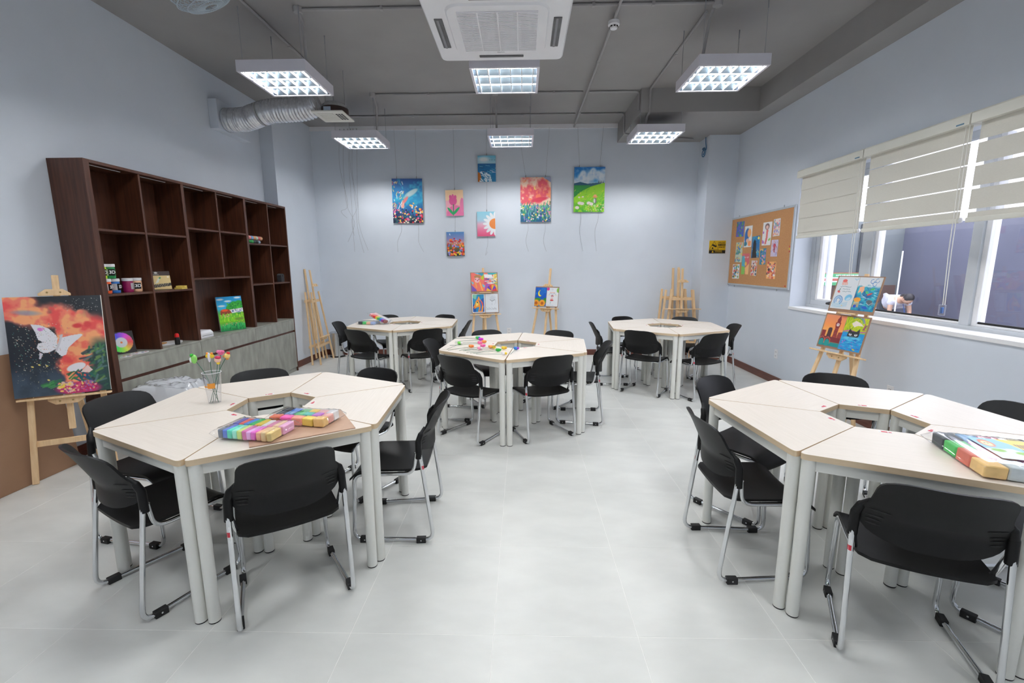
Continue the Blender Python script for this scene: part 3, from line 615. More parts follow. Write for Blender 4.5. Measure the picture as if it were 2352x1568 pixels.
def art_tower():
    a = Art(78, 112, seed=19).vgrad([(0, (232, 140, 100)), (.3, (246, 150, 80)), (.6, (250, 180, 90)), (.72, (240, 150, 70)), (1, (200, 100, 60))])
    D = (130, 40, 44)
    a.poly([(.62, .12), (.72, 0), (.78, .12), (.79, .7), (.58, .7)], D); a.poly([(.56, .22), (.82, .22), (.8, .36), (.58, .36)], (150, 56, 54)); a.ell(.69, .29, .07, .07, (230, 220, 220), 0, .15); a.line([(.69, .29), (.69, .26)], .008, D); a.line([(.69, .29), (.71, .3)], .008, D)
    for k in range(6): a.line([(.6, .42 + .05 * k), (.78, .42 + .05 * k)], .008, (190, 90, 70))
    a.poly([(.0, .5), (.2, .5), (.2, .75), (0, .75)], (140, 44, 48)); a.poly([(.3, .44), (.34, .4), (.46, .4), (.5, .46), (.5, .75), (.28, .75)], (70, 40, 44)); a.poly([(.82, .52), (1, .5), (1, .75), (.8, .75)], (150, 56, 54)); a.poly([(0, .68), (1, .7), (1, .85), (0, .85)], (120, 40, 44)); a.mix(np.clip((a.V - .84) * 30, 0, 1), (20, 140, 140)); a.mix(np.clip((a.V - .97) * 60, 0, 1), (150, 100, 90))
    for x in (.12, .4): a.ell(x, .88, .12, .16, (30, 150, 146), 0, .1); a.line([(x - .15, .9), (x - .12, .76), (x, .7), (x + .12, .76), (x + .15, .9)], .012, (220, 110, 90))
    return a
def art_cat():
    a = Art(78, 112, (190, 206, 30), 20); a.strokes(60, (0, 0, 1, .42), [(226, 216, 40), (120, 180, 40), (90, 150, 60), (240, 226, 80)], .12, .011, -1.2, 1.4, 2); a.mix(np.clip((a.V - .44) * 24, 0, 1), (30, 150, 214)); a.line([(.05, .45), (.3, .4), (.6, .44), (1, .4)], .03, (190, 90, 190), .8)
    for r, c in ((.38, (150, 90, 190)), (.34, (60, 130, 200)), (.30, (70, 170, 90)), (.26, (230, 200, 70))): a.line([(.5 + r * math.cos(t), .22 + r * math.sin(t) / a.asp) for t in np.linspace(-2.2, -.3, 10)], .014, c)
    a.poly([(.3, .2), (.45, .1), (.7, .16), (.85, .24), (.6, .24), (.45, .3)], (240, 226, 210)); a.poly([(.24, .58), (.26, .44), (.3, .34), (.4, .42), (.62, .42), (.74, .32), (.77, .45), (.76, .58), (.5, .62)], (40, 40, 44)); a.ell(.37, .52, .07, .045, (240, 240, 244), .2, .1); a.ell(.63, .52, .07, .045, (240, 240, 244), -.2, .1); a.ell(.37, .51, .025, .03, (90, 90, 80)); a.ell(.63, .51, .025, .03, (90, 90, 80))
    a.ell(.5, .64, .42, .09, (120, 210, 236), 0, .5, .8); a.strokes(70, (0, .58, 1, 1), [(20, 120, 200), (60, 190, 230), (20, 90, 180), (100, 210, 230)], .14, .009, .05, .3, 4); a.dots(16, (.05, .7, .9, .95), [(180, 90, 200), (150, 80, 190)], (.02, .045), 5, 1, .5); a.ell(.72, .95, .07, .03, (220, 190, 60), .3); a.strokes(14, (.86, .1, .95, .4), [(150, 40, 120)], .04, .014, 1.2, 2, 6)
    return a
def art_card(k):
    P = [dict(bg=(70, 90, 180), b=[(80, 150, 90), (60, 110, 200), (140, 90, 180), (120, 190, 110)]), dict(bg=(238, 238, 236), b=[(40, 100, 170), (250, 180, 110), (246, 150, 90), (30, 120, 150)]), dict(bg=(30, 110, 170), b=[(60, 170, 200), (250, 220, 90), (20, 60, 110)]),
         dict(bg=(240, 240, 238), b=[(226, 120, 110), (190, 90, 180), (130, 190, 80), (230, 210, 90)]), dict(bg=(244, 226, 220), b=[(150, 150, 210), (230, 130, 140), (90, 180, 170), (246, 190, 130)]), dict(bg=(200, 210, 190), b=[(60, 150, 130), (240, 200, 80), (60, 130, 200), (230, 160, 140)]),
         dict(bg=(206, 92, 98), b=[(110, 180, 90), (60, 160, 190), (240, 190, 110)]), dict(bg=(30, 140, 170), b=[(250, 180, 100), (200, 130, 200), (20, 110, 150)]), dict(bg=(210, 200, 226), b=[(180, 60, 90), (80, 110, 190), (246, 170, 130), (130, 100, 170)]),
         dict(bg=(240, 240, 240), b=[(230, 190, 70), (60, 140, 200), (210, 80, 70), (60, 60, 70), (110, 190, 120)]), dict(bg=(226, 222, 222), b=[(200, 70, 80), (60, 60, 70), (240, 170, 90), (220, 120, 130)]), dict(bg=(248, 180, 110), b=[(240, 240, 240), (60, 60, 70), (200, 70, 60), (240, 150, 140)])][k]
    a = Art(30, 44, P['bg'], 40 + k)
    if k == 2:
        a.mix(np.clip((a.noise(4, 3) - .45) * 5, 0, 1), (50, 150, 190)); a.strokes(16, (0, 0, 1, 1), [(90, 190, 220), (240, 220, 100), (20, 70, 140)], .2, .02, .5, 2, 2); a.ell(.85, .12, .12, .1, (250, 230, 90)); a.poly([(.1, 1), (.22, .3), (.3, .18), (.5, .2), (.58, .3), (.6, .6), (.72, 1)], (26, 28, 34))
    elif k == 1:
        a.ell(.35, .45, .3, .5, (40, 100, 170), .2, .2); a.ell(.66, .35, .25, .3, (250, 176, 106), 0, .2); a.ell(.5, .7, .22, .15, (236, 190, 170), 0, .3); a.ell(.8, .85, .25, .2, (246, 150, 90), 0, .3); a.ell(.2, .85, .25, .15, (30, 120, 150), 0, .3)
    elif k == 3:
        a.ell(.5, .2, .25, .2, (120, 84, 80), 0, .15); a.ell(.5, .23, .15, .12, (240, 200, 186), 0, .2); a.poly([(.45, .34), (.66, .34), (.62, .7), (.5, 1), (.3, 1), (.42, .7)], (226, 110, 104)); a.ell(.1, .45, .1, .08, (180, 90, 180)); a.ell(.1, .85, .18, .1, (170, 90, 190), .5); a.ell(.9, .75, .2, .07, (140, 190, 70), -.4)
    elif k == 6:
        a.poly([(0, .15), (.35, .1), (.5, .5), (.45, 1), (0, 1)], (80, 170, 190)); a.poly([(0, .6), (.5, .65), (.5, 1), (0, 1)], (130, 190, 80)); a.poly([(.5, .7), (1, .5), (1, 1), (.6, 1)], (244, 190, 120)); a.ell(.58, .5, .14, .14, (240, 190, 70)); a.strokes(10, (.25, .15, .9, .18), [(240, 240, 240)], .06, .02, 1.4, .5, 1)
    elif k == 8:
        a.ell(.5, .35, .2, .18, (190, 60, 80)); a.poly([(.35, .4), (.65, .4), (.6, .75), (.4, .75)], (150, 60, 100)); a.strokes(26, (0, .05, 1, .95), P['b'], .15, .025, 1.3, 1, 2); a.ell(.5, .38, .16, .16, (196, 70, 90))
    else:
        a.dots(34, (.04, .04, .96, .96), P['b'], (.05, .13), 50 + k, .95)
        a.strokes(10, (.05, .05, .9, .9), P['b'], .2, .02, .8, 3, 60 + k)
    if k in (1, 3, 4, 9): a.line([(.02, .015), (.98, .015), (.98, .985), (.02, .985), (.02, .015)], .03, (240, 240, 240))
    return a
# ================================================================== ceiling fittings
def make_lamp():
    """600 x 600 louvred fitting, three tubes, hung on four wires; origin at the centre of its lower rim"""
    t = thing('ceiling_lamp', 'x', 'lamp', (0, 0, 0), 0, 'louvred ceiling lamps')
    m = MB(); a = .30; w = .010
    m.box(-a, a, -a, -a + w, 0, .085); m.box(-a, a, a - w, a, 0, .085); m.box(-a, -a + w, -a + w, a - w, 0, .085); m.box(a - w, a, -a + w, a - w, 0, .085)
    m.box(-a, a, -a, a, .085, .092)
    m.box(-a + w, a - w, -a + w, -a + .022, 0, .004); m.box(-a + w, a - w, a - .022, a - w, 0, .004); m.box(-a + w, -a + .022, -a + .022, a - .022, 0, .004); m.box(a - .022, a - w, -a + .022, a - .022, 0, .004)
    m.build('housing', M_lampw, t, smooth=False)
    for k in range(3):   # one parabolic trough to each tube
        yc = -.1867 + k * .1867; m = MB(); G = []
        for j in range(9):
            u = -1 + j / 4; G.append([(-.286, yc + u * .0915, .080 - .070 * u * u), (.286, yc + u * .0915, .080 - .070 * u * u)])
        m.shell(G, (0, 0, .002)); m.build('reflector', M_refl, t)
        m = MB(); m.cyl((-.27, yc, .048), (.27, yc, .048), .0125, n=10); m.build('tube', M_tube, t)
        for s in (-1, 1):
            m = MB(); m.cyl((s * .27, yc, .048), (s * .284, yc, .048), .0135, n=10); m.build('tube_cap', M_white, t)
    for yc in (-.0933, .0933):
        m = MB(); m.add([(-.288, yc - .006, .002), (-.288, yc + .006, .002), (-.288, yc + .001, .045), (-.288, yc - .001, .045), (.288, yc - .006, .002), (.288, yc + .006, .002), (.288, yc + .001, .045), (.288, yc - .001, .045)],
                        [(0, 1, 2, 3), (7, 6, 5, 4), (0, 4, 5, 1), (1, 5, 6, 2), (2, 6, 7, 3), (3, 7, 4, 0)]); m.build('divider', M_blade, t, smooth=False)
    for k in range(3):
        yc = -.1867 + k * .1867
        for i in range(6):
            x = -.245 + i * .098; m = MB()
            G = []
            for j in range(7):
                u = -1 + j / 3; zz = .003 + .012 * (1 - u * u) * 0; top = .012 + .030 * u * u
                G.append([(x - .005, yc + u * .085, zz), (x + .005, yc + u * .085, zz), (x + .0015, yc + u * .085, top + .012), (x - .0015, yc + u * .085, top + .012)])
            vs = [p for r in G for p in r]; fs = []
            for j in range(6):
                for q in range(4): fs.append((j * 4 + q, j * 4 + (q + 1) % 4, (j + 1) * 4 + (q + 1) % 4, (j + 1) * 4 + q))
            fs += [(0, 1, 2, 3), (27, 26, 25, 24)]
            m.add(vs, fs); m.build('louvre_blade', M_blade, t, smooth=False)
    for sx in (-.26, .26):
        for sy in (-.26, .26):
            m = MB(); m.cyl((sx, sy, .092), (sx, sy, H - 3.165), .0022, n=6); m.cyl((sx, sy, .45), (sx, sy, H - 3.165), .005, n=6); m.build('hanging_wire', M_wire, t)
    return t
lamp0 = make_lamp(); cmap = tree(lamp0)
LAMPS = [(-2.16, 4.48, 'white louvred ceiling lamp hanging in front of the foil duct'), (-.153, 4.48, 'white louvred ceiling lamp hanging right behind the air conditioner'), (1.79, 4.50, 'white louvred ceiling lamp hanging near the dropped beam above the windows'),
         (-2.20, 6.55, 'white louvred ceiling lamp hanging behind the square exhaust fan'), (-.153, 6.53, 'white louvred ceiling lamp hanging above the seascape painting'), (1.75, 6.43, 'white louvred ceiling lamp hanging under the dropped ceiling by the blue cable coil')]
for k, (x, y, lb) in enumerate(LAMPS):
    if k == 0: lamp0.location = (x, y, 3.165); lamp0['label'] = lb
    else: dup(lamp0, cmap, (x, y, 3.165), 0, lb)
for y in (2.43, .38):
    for x in (-2.16, -.153, 1.79): dup(lamp0, cmap, (x, y, 3.165), 0, 'white louvred ceiling lamp of the rows beyond the air conditioner')
# the flap under the dropped beam: wires of the last lamp end at the beam, not the slab
# ---------------------------------------------------------------- cassette air conditioner
ac = thing('air_conditioner', 'white four-way cassette air conditioner with square grille under the grey ceiling', 'air conditioner', (-.161, 3.443, 3.112))
def rrect(w, d, r, n=6):
    p = []
    for cx, cy, a0 in ((w - r, d - r, 0), (-w + r, d - r, 90), (-w + r, -d + r, 180), (w - r, -d + r, 270)):
        for k in range(n + 1): t = rad(a0 + 90 * k / n); p.append((cx + r * math.cos(t), cy + r * math.sin(t)))
    return p
m = MB(); P = rrect(.475, .475, .045); P2 = rrect(.465, .465, .04); n = len(P)
m.add([(x, y, .0) for x, y in P2] + [(x, y, .012) for x, y in P] + [(x, y, .045) for x, y in P], [tuple(range(n - 1, -1, -1)), tuple(range(2 * n, 3 * n))] + [(a * n + i, a * n + (i + 1) % n, (a + 1) * n + (i + 1) % n, (a + 1) * n + i) for a in (0, 1) for i in range(n)])
m.build('panel', M_white, ac)
m = MB(); m.box(-.42, .42, -.42, .42, .045, H - 3.112); m.build('body', M_lampw, ac, smooth=False)
m = MB(); P = rrect(.335, .335, .09); P2 = rrect(.325, .325, .085); n = len(P)
m.add([(x, y, 0) for x, y in P] + [(x, y, -.012) for x, y in P2], [tuple(range(n)), tuple(range(2 * n - 1, n - 1, -1))] + [(i, (i + 1) % n, n + (i + 1) % n, n + i) for i in range(n)]); m.build('centre_panel', M_white, ac)
for k in range(44):
    y = -.262 + k * .0122
    m = MB(); m.box(-.262, .262, y, y + .0062, -.0185, -.012); m.build('grille_bar', M_white, ac, smooth=False)
for x in (-.13, 0, .13):
    m = MB(); m.box(x - .004, x + .004, -.262, .27, -.0195, -.0185); m.build('grille_rib', M_white, ac, smooth=False)
for s in (-1, 1):
    m = MB(); m.box(s * .395 - .028, s * .395 + .028, -.16, .24, -.006, .001); m.build('air_outlet', M_slot, ac, smooth=False, bevel=.004)
    m = MB(); m.box(s * .395 - .012, s * .395 + .004, -.155, .235, -.010, -.006, M=Matrix.Identity(4)); m.build('louvre', cm(140, 140, 144), ac, smooth=False)
    m = MB(); m.box(-.17, .17, s * .388 - .014, s * .388 + .014, -.008, .001); m.build('air_outlet', M_slot, ac, smooth=False, bevel=.004)
text_mesh('Daikin', .022, 'lettering', cm(150, 150, 160), ac, Matrix.Translation((0, .300, -.0125)) @ Matrix.Rotation(PI, 4, 'X'), .0003)
# ---------------------------------------------------------------- conduits on the ceiling (painted like it)
def conduit(label, paths, boxes=(), r=.013, clips=()):
    t = thing('conduit', label, 'pipe', paths[0][0], 0, 'grey ceiling conduits'); o = Vector(paths[0][0])
    for p in paths:
        m = MB(); m.tube([Vector(q) - o for q in fillet(p, .05)], r, 8); m.build('pipe', M_pipe, t)
    for b in boxes:
        m = MB(); m.lathe([(.036, -.04), (.04, -.035), (.04, 0)], Vector(b) - o, 14); m.build('junction_box', M_pipe, t)
    for c in clips:
        m = MB(); m.box(c[0] - o.x - .012, c[0] - o.x + .012, c[1] - o.y - .016, c[1] - o.y + .016, -.016, .016); m.build('clip', M_pipe, t, smooth=False)
    return t
zc = 3.674
conduit('grey conduit running across the ceiling behind the air conditioner', [[(-1.92, 4.26, zc), (-.65, 4.26, zc)], [(.32, 4.26, zc), (1.62, 4.26, zc)], [(-1.915, 4.26, zc), (-1.905, 4.30, 3.6), (-1.895, 4.30, 3.262)], [(1.63, 4.30, zc), (1.60, 4.32, 3.58), (1.56, 4.33, 3.262)]], [(-1.92, 4.26, H), (1.64, 4.27, H)], clips=[(-1.2, 4.26), (1.1, 4.26), (.6, 4.26)])
conduit('grey conduit running along the ceiling above the foil duct lamp', [[(-2.32, 2.0, zc), (-2.32, 5.3, zc)]], clips=[(-2.32, 4.9)])
conduit('grey conduit running along the ceiling with the smoke detector on it', [[(.81, 2.0, zc - .027), (.81, 7.6, zc - .027)]], [], clips=[(.81, 5.3), (.81, 6.9)])
conduit('grey conduit crossing the ceiling above the middle hanging lamp', [[(-1.92, 6.23, zc), (.77, 6.23, zc)], [(.85, 6.23, zc), (1.48, 6.23, zc), (1.48, 6.23, 3.45)], [(-1.915, 6.24, zc), (-1.90, 6.30, 3.55), (-1.93, 6.36, 3.262)], [(-.35, 6.25, zc), (-.345, 6.33, 3.6), (-.34, 6.36, 3.262)]], [(-1.92, 6.23, H), (-.35, 6.23, H)], clips=[(-1.2, 6.23), (.4, 6.23)])
conduit('grey conduit crossing the ceiling just in front of the picture rail', [[(-2.6, 7.08, zc), (.77, 7.08, zc)], [(.85, 7.08, zc), (1.479, 7.08, zc), (1.479, 7.08, 3.39), (2.6, 7.40, 3.39)]], clips=[(-1.6, 7.08), (0, 7.08)])
conduit('grey conduit bending down the dropped beam beside the right lamps', [[(1.60, 4.40, zc), (1.60, 6.154, zc), (1.60, 6.154, 3.40), (1.60, 6.25, 3.390), (1.60, 6.36, 3.27)]], clips=[(1.60, 5.2)])
sd = thing('smoke_detector', 'small white round smoke detector on the ceiling conduit', 'smoke detector', (.81, 4.45, 3.633))
m = MB(); m.lathe([(.0, -.062), (.028, -.06), (.034, -.05), (.036, -.034), (.05, -.03), (.052, -.018), (.05, 0), (0, 0)], n=24, caps=False); m.build('body', M_white, sd)
for k in range(8):
    a = 2 * PI * k / 8; m = MB(); m.box(-.009, .009, -.0015, .0015, -.05, -.04, M=Matrix.Rotation(a, 4, 'Z') @ Matrix.Translation((0, -.0355, 0))); m.build('vent_slot', M_slit, sd, smooth=False)
# ---------------------------------------------------------------- exhaust fan with foil duct
ef = thing('exhaust_fan', 'white square exhaust fan with brown motor hood hung from the ceiling', 'fan', (-2.17, 5.53, 3.20))
m = MB(); m.prism(rrect(.175, .195, .012, 3), 0, .012); m.build('cover_plate', pm('cream_plastic', rgb(228, 226, 218), rgb(232, 230, 222), 6, rough=.45), ef)
for k in range(9):
    m = MB(); m.box(-.13, .05, -.13 + k * .03, -.118 + k * .03, -.003, 0); m.build('slat', MATS['cream_plastic'], ef, smooth=False)
for i in range(3):
    for k in range(5):
        m = MB(); m.box(.06 + i * .03, .082 + i * .03, -.10 + k * .042, -.075 + k * .042, -.002, .0005); m.build('dark_slot', M_slit, ef, smooth=False)
m = MB(); m.lathe([(.15, .012), (.15, .07), (.145, .085)], (.02, 0, 0), 26); m.build('motor_housing', cm(70, 52, 48, .4), ef)
m = MB(); m.lathe([(.148, .085), (.14, .11), (.11, .14), (.06, .158), (.0, .162)], (.02, 0, 0), 26, caps=False); m.build('hood', M_inox, ef)
m = MB(); m.box(-.05, .03, -.156, -.145, .025, .065); m.build('rating_label', cm(190, 206, 226), ef, smooth=False)
for x, y in ((-.14, -.12), (-.14, .14), (.14, 0)):
    m = MB(); m.cyl((x, y, .012), (x, y, H - 3.20), .006, n=6); m.build('hanging_rod', M_pipe, ef)
bx = MB(); bx.box(0.001, .10, -.31, .31, -.16, .16); wbx = bx.build('duct_box', M_wall, smooth=False, bevel=.004); wbx.location = (XL, 5.76, 3.23); tag(wbx, 'white boxed wall outlet where the foil duct ends', 'duct')
du = thing('foil_duct', 'ribbed silver foil duct snaking from wall box to exhaust fan', 'duct', (-3.4715, 5.62, 3.22))
key = [(-3.462, 5.60, 3.20), (-3.36, 5.60, 3.20), (-3.20, 5.58, 3.205), (-3.05, 5.56, 3.245), (-2.90, 5.55, 3.275), (-2.70, 5.55, 3.285), (-2.50, 5.54, 3.30), (-2.345, 5.53, 3.348)]
def spline(P, n):
    P = [Vector(p) for p in P]; out = []
    for i in range(len(P) - 1):
        a, b, c, d = P[max(i - 1, 0)], P[i], P[i + 1], P[min(i + 2, len(P) - 1)]
        for k in range(n):
            t = k / n; out.append(.5 * ((2 * b) + (c - a) * t + (2 * a - 5 * b + 4 * c - d) * t * t + (3 * b - a - 3 * c + d) * t ** 3))
    return out + [P[-1]]
o = Vector((-3.4715, 5.62, 3.22)); S = [p - o for p in spline(key, 22)]; rng_ = random.Random(3)
m = MB(); m.tube(S, [.120 + .011 * (i % 4 in (0, 1)) + rng_.uniform(-.0015, .0015) for i in range(len(S))], 22); m.build('hose', M_foil, du, ang=60)
i = 70; m = MB(); m.tube([S[i - 1], S[i + 1]], .131, 22); m.build('clamp', M_pipe, du)
# ---------------------------------------------------------------- ceiling orbit fan at the upper left (its cage just enters the frame)
fa = thing('ceiling_fan', 'white caged orbit fan hanging from the ceiling above the bookshelf side', 'fan', (-2.245, 3.49, 3.42))
T = Matrix.Rotation(rad(-22), 4, 'Y') @ Matrix.Rotation(rad(18), 4, 'X')
M_fan = pm('fan_wire', rgb(176, 190, 200), rgb(186, 200, 210), 8, rough=.4)
m = MB()
for r, z in ((.215, 0), (.20, -.05), (.20, .05), (.15, -.085), (.15, .08), (.09, -.10), (.045, -.105)):
    m.tube([T @ Vector((r * math.cos(2 * PI * k / 28), r * math.sin(2 * PI * k / 28), z)) for k in range(28)], .004 if abs(z) < .01 else .003, 5, True)
for k in range(40):
    a = 2 * PI * k / 40; c, s_ = math.cos(a), math.sin(a)
    m.tube([T @ Vector((r * c, r * s_, z)) for r, z in ((.045, -.105), (.12, -.095), (.185, -.062), (.215, 0), (.185, .06), (.12, .088))], .0022, 4)
m.build('cage', M_fan, fa)
for k in range(3):
    a = 2 * PI * k / 3; R = T @ Matrix.Rotation(a, 4, 'Z'); m = MB()
    m.shell([[R @ Vector((r, -w * .5, -.012)), R @ Vector((r, w * .5, .014))] for r, w in ((.04, .05), (.09, .10), (.15, .13), (.19, .10))], T.to_3x3() @ Vector((0, 0, .003))); m.build('blade', cm(200, 212, 220), fa)
m = MB(); m.cyl(T @ Vector((0, 0, -.03)), T @ Vector((0, 0, .14)), .05, .055, 18); m.build('motor', M_white, fa)
m = MB(); m.tube([T @ Vector((0, 0, .14)), (0, 0, .20), (0, 0, H - 3.42)], .02, 10); m.build('bracket', M_white, fa)
# blue cable coil hanging at the column
bc = MB(); P = [(0, 0, .10), (0, -.01, .02), (.0, -.03, -.05)]
P += [(0, .03 + (.055 - .004 * k) * math.cos(.9 * k + 1), -.07 + (.05 - .003 * k) * math.sin(.9 * k + 1)) for k in range(13)]
bc.tube(spline(P, 4), .005, 6); o = bc.build('blue_cable', cm(40, 110, 160)); o.location = (2.775, 7.36, 3.30); o.scale = (1, 1.7, 1.5); tag(o, 'small coil of blue cable hanging at the top of the column', 'cable')
for o in list(COL.objects):
    if o.name.startswith('hanging_wire') and o.parent and abs(o.parent.location.y - 6.43) < .01: o.scale = (1, 1, (HS - 3.165) / (H - 3.165))
# ================================================================== bookshelf on the left wall
bs = thing('bookshelf', 'dark walnut cubby bookshelf with grey concrete-look drawers along the wall', 'bookshelf', (XL + .002, 3.50, 0))
D_, L_, Z_ = .275, 2.945, 2.32
def sp(name, x0, x1, y0, y1, z0, z1, mat=M_wood, bev=.0015):
    m = MB(); xc, yc, zc_ = (x0 + x1) / 2, (y0 + y1) / 2, (z0 + z1) / 2
    m.box(x0 - xc, x1 - xc, y0 - yc, y1 - yc, z0 - zc_, z1 - zc_); o = m.build(name, mat, bs, smooth=False, bevel=bev, bseg=1); o.location = (xc, yc, zc_); return o
sp('side_panel', 0, D_ + .004, 0, .05, 0, Z_); sp('side_panel', 0, D_ + .004, L_ - .022, L_, 0, Z_)
sp('top_panel', 0, D_ + .004, .05, L_ - .022, Z_ - .024, Z_); sp('back_panel', 0, .008, .05, L_ - .022, .77, Z_ - .024)
ct = .770
for y, t, z0 in ((.507, .02, ct), (1.008, .038, ct), (1.50, .02, 1.395), (2.003, .04, ct), (2.49, .02, ct)): sp('divider', .008, D_, y - t / 2, y + t / 2, z0, Z_ - .024)
def shelf(y0, y1, z): sp('shelf', .008, D_ - .003, y0, y1, z - .009, z + .009)
for z in (1.80, 1.288): shelf(.05, .497, z); shelf(.517, .989, z)
shelf(1.027, 1.49, 1.886); shelf(1.51, 1.983, 1.886); shelf(1.027, 1.983, 1.386)
for z in (1.782, 1.285): shelf(2.023, 2.48, z); shelf(2.50, L_ - .022, z)
for y0, y1 in ((.06, .49), (.525, .98), (1.035, 1.485), (1.515, 1.975), (2.03, 2.475), (2.505, 2.915)):
    sp('light_profile', .20, .208, y0, y0 + (y1 - y0) * .8, Z_ - .028, Z_ - .024, M_alu, 0)
sp('counter', .008, D_ + .004, .05, L_ - .022, ct - .018, ct, M_conc)
for k in range(3):
    y0 = .052 + k * .959; sp('drawer_front', D_ - .016, D_ + .002, y0, y0 + .956, .602, ct - .0185, M_conc); sp('door_front', D_ - .016, D_ + .002, y0, y0 + .956, .062, .574, M_conc)
sp('grip_recess', .1, D_ - .018, .05, L_ - .022, .574, .602, M_base, 0); sp('toe_kick', .1, D_ - .012, .05, L_ - .022, 0, .060, M_conc); sp('carcass', .0, D_ - .018, .05, L_ - .022, .060, .574, M_wood, 0); sp('carcass', .0, D_ - .018, .05, L_ - .022, .602, ct - .0185, M_wood, 0)
# ---------------------------------------------------------------- things on the shelf
def jar(y, z, c, cname, where, txt_turn=0.0):
    t = thing('paint_jar', '%s acrylic paint jar with white lid %s' % (cname, where), 'paint jar', (-3.40, y, z), 0, 'paint jars on the bookshelf')
    m = MB(); m.lathe([(.034, 0), (.037, .003), (.038, .02), (.038, .086), (.035, .096)], n=22); m.build('body', cm(*c, .3), t)
    m = MB(); m.lathe([(.039, .096), (.0395, .099), (.0395, .117), (.037, .1195)], n=24); m.build('lid', M_white, t)
    for a0, a1, mt in ((-38, 34, M_black), (-92, -40, M_paperw)):
        m = MB(); m.shell([[(.0384 * math.cos(rad(a + txt_turn)), .0384 * math.sin(rad(a + txt_turn)), z) for a in np.linspace(a0, a1, 7)] for z in (.025, .078)], (0, 0, 0.0001)); 
        o = m.build('label', mt, t); 
    a = rad(txt_turn - 2); n = Vector((math.cos(a), math.sin(a), 0)); r = Vector((-n.y, n.x, 0))
    text_mesh('3D', .036, 'lettering', M_paperw, t, Matrix(((r.x, 0, n.x, n.x * .0405), (r.y, 0, n.y, n.y * .0405), (0, 1, 0, .052), (0, 0, 0, 1))), .0003, bold=.001)
    return t
jz = 1.2972
jar(3.650, jz, (236, 96, 44), 'orange', 'under the green one', 20); jar(3.731, jz, (40, 112, 190), 'blue', 'beside the orange one', 20); jar(3.862, jz, (150, 20, 84), 'magenta', 'beside the peach one', 75); jar(3.954, jz, (246, 196, 158), 'peach', 'with its 3D label facing out', -35)
jar(3.705, jz + .1198, (30, 130, 70), 'green', 'stacked on the lower jars', -20); jar(3.624, jz + .1198, (200, 226, 40), 'lime', 'stacked next to the green one', -10)
def rot_box(name, label, cat, c, sz, rz, cols, extra=None):
    t = thing(name, label, cat, c, rz); m = MB(); m.box(-sz[0] / 2, sz[0] / 2, -sz[1] / 2, sz[1] / 2, 0, sz[2]); m.build('box', cols, t, smooth=False, bevel=.002); return t
a = Art(44, 44, (226, 200, 140), 30); a.poly([(0, 0), (1, 0), (1, .26), (0, .26)], (58, 42, 36)); a.ell(.45, .1, .07, .05, (210, 206, 200)); a.line([(.36, .19), (.56, .19)], .012, (180, 176, 170)); a.poly([(.52, .38), (.6, .36), (.5, .62), (.36, .7)], (226, 226, 214)); a.ell(.58, .38, .04, .06, (60, 130, 80), .5); a.poly([(0, .78), (1, .66), (1, .82), (0, .95)], (50, 44, 40)); a.ell(.92, .33, .04, .04, (250, 240, 230))
for k in range(9): a.line([(.1 * k + .02, .9 - .012 * k), (.1 * k + .12, .76 - .012 * k)], .012, (150, 140, 120))
canvas('paint_set_box', a, .195, .17, .03, lean_frame((-3.435, 4.235, jz), rad(58), rad(8)), M_print, 'cream and brown paint tube set box leaning in a bookshelf cell', 'box', None, (58, 42, 36))
for k, (yy, zz, rz) in enumerate(((4.375, 0, .15), (4.385, .0164, .4))):
    m = MB(); m.box(-.035, .035, -.045, .045, 0, .016); o = m.build('small_box', cm(228, 200, 96), smooth=False, bevel=.002); o.location = (-3.328, yy, jz + zz); o.rotation_euler = (0, 0, rz)
    tag(o, 'flat yellow carton %s in the bookshelf cell' % ('under another one' if k == 0 else 'on top of another one'), 'box', 'yellow cartons')
def art_wheel():
    a = Art(44, 44, (40, 36, 36), 31); th = np.arctan2(a.V - .5, a.U - .5); r = np.hypot(a.U - .5, a.V - .5) * 2
    import colorsys
    hue = (th / (2 * PI)) % 1; hs = np.array([colorsys.hsv_to_rgb(h, .62, .93) for h in np.linspace(0, 1, 64)]) * 255
    c = hs[(hue * 63).astype(int)]; m = (r < .9)[..., None]; a.img = np.where(m, c, a.img); a.ell(.5, .5, .23, .23, (224, 226, 230), 0, .1); a.ell(.5, .5, .045, .045, (226, 120, 60), 0, .2); return a
canvas('colour_wheel', art_wheel(), .19, .19, .004, lean_frame((-3.455, 3.79, .7715), rad(68), rad(10)), M_print, 'colour wheel chart in dark sleeve leaning in the lowest cell', 'colour wheel', None, (40, 36, 36))
for k, (x, y, rx, ry) in enumerate(((-3.348, 3.825, .046, .085), (-3.328, 3.665, .030, .052))):
    m = MB(); n = 28; m.prism([(rx * math.cos(2 * PI * i / n), ry * math.sin(2 * PI * i / n)) for i in range(n)], 0, .003); t = thing('mixing_palette', 'flat oval paper palette with colour dots, %s one, before the colour wheel' % ('larger' if k == 0 else 'smaller'), 'palette', (x, y, .7702), 0, 'oval palettes'); m.build('sheet', M_white, t)
    for i, c in enumerate(((90, 96, 150), (210, 110, 130), (120, 150, 170), (220, 150, 110), (110, 120, 130), (170, 110, 160))):
        q = 2 * PI * i / 6; m = MB(); m.lathe([(.010, .003), (.010, .0036)], (rx * .6 * math.cos(q), ry * .66 * math.sin(q), 0), 10); m.build('colour_dot', cm(*c), t)
t = thing('glue_bottle', 'small black bottle with red cap standing in a bookshelf cell', 'bottle', (-3.332, 4.25, .7702)); m = MB(); m.lathe([(.020, 0), (.022, .004), (.022, .06), (.019, .072)], n=18); m.build('bottle', M_black, t); m = MB(); m.lathe([(.019, .072), (.019, .092), (.014, .106), (.004, .110)], n=18); m.build('cap', cm(214, 30, 30, .35), t)
t = thing('paint_palette', 'white kidney-shaped plastic palette lying in a bookshelf cell', 'palette', (-3.462, 4.30, .7702), 0)
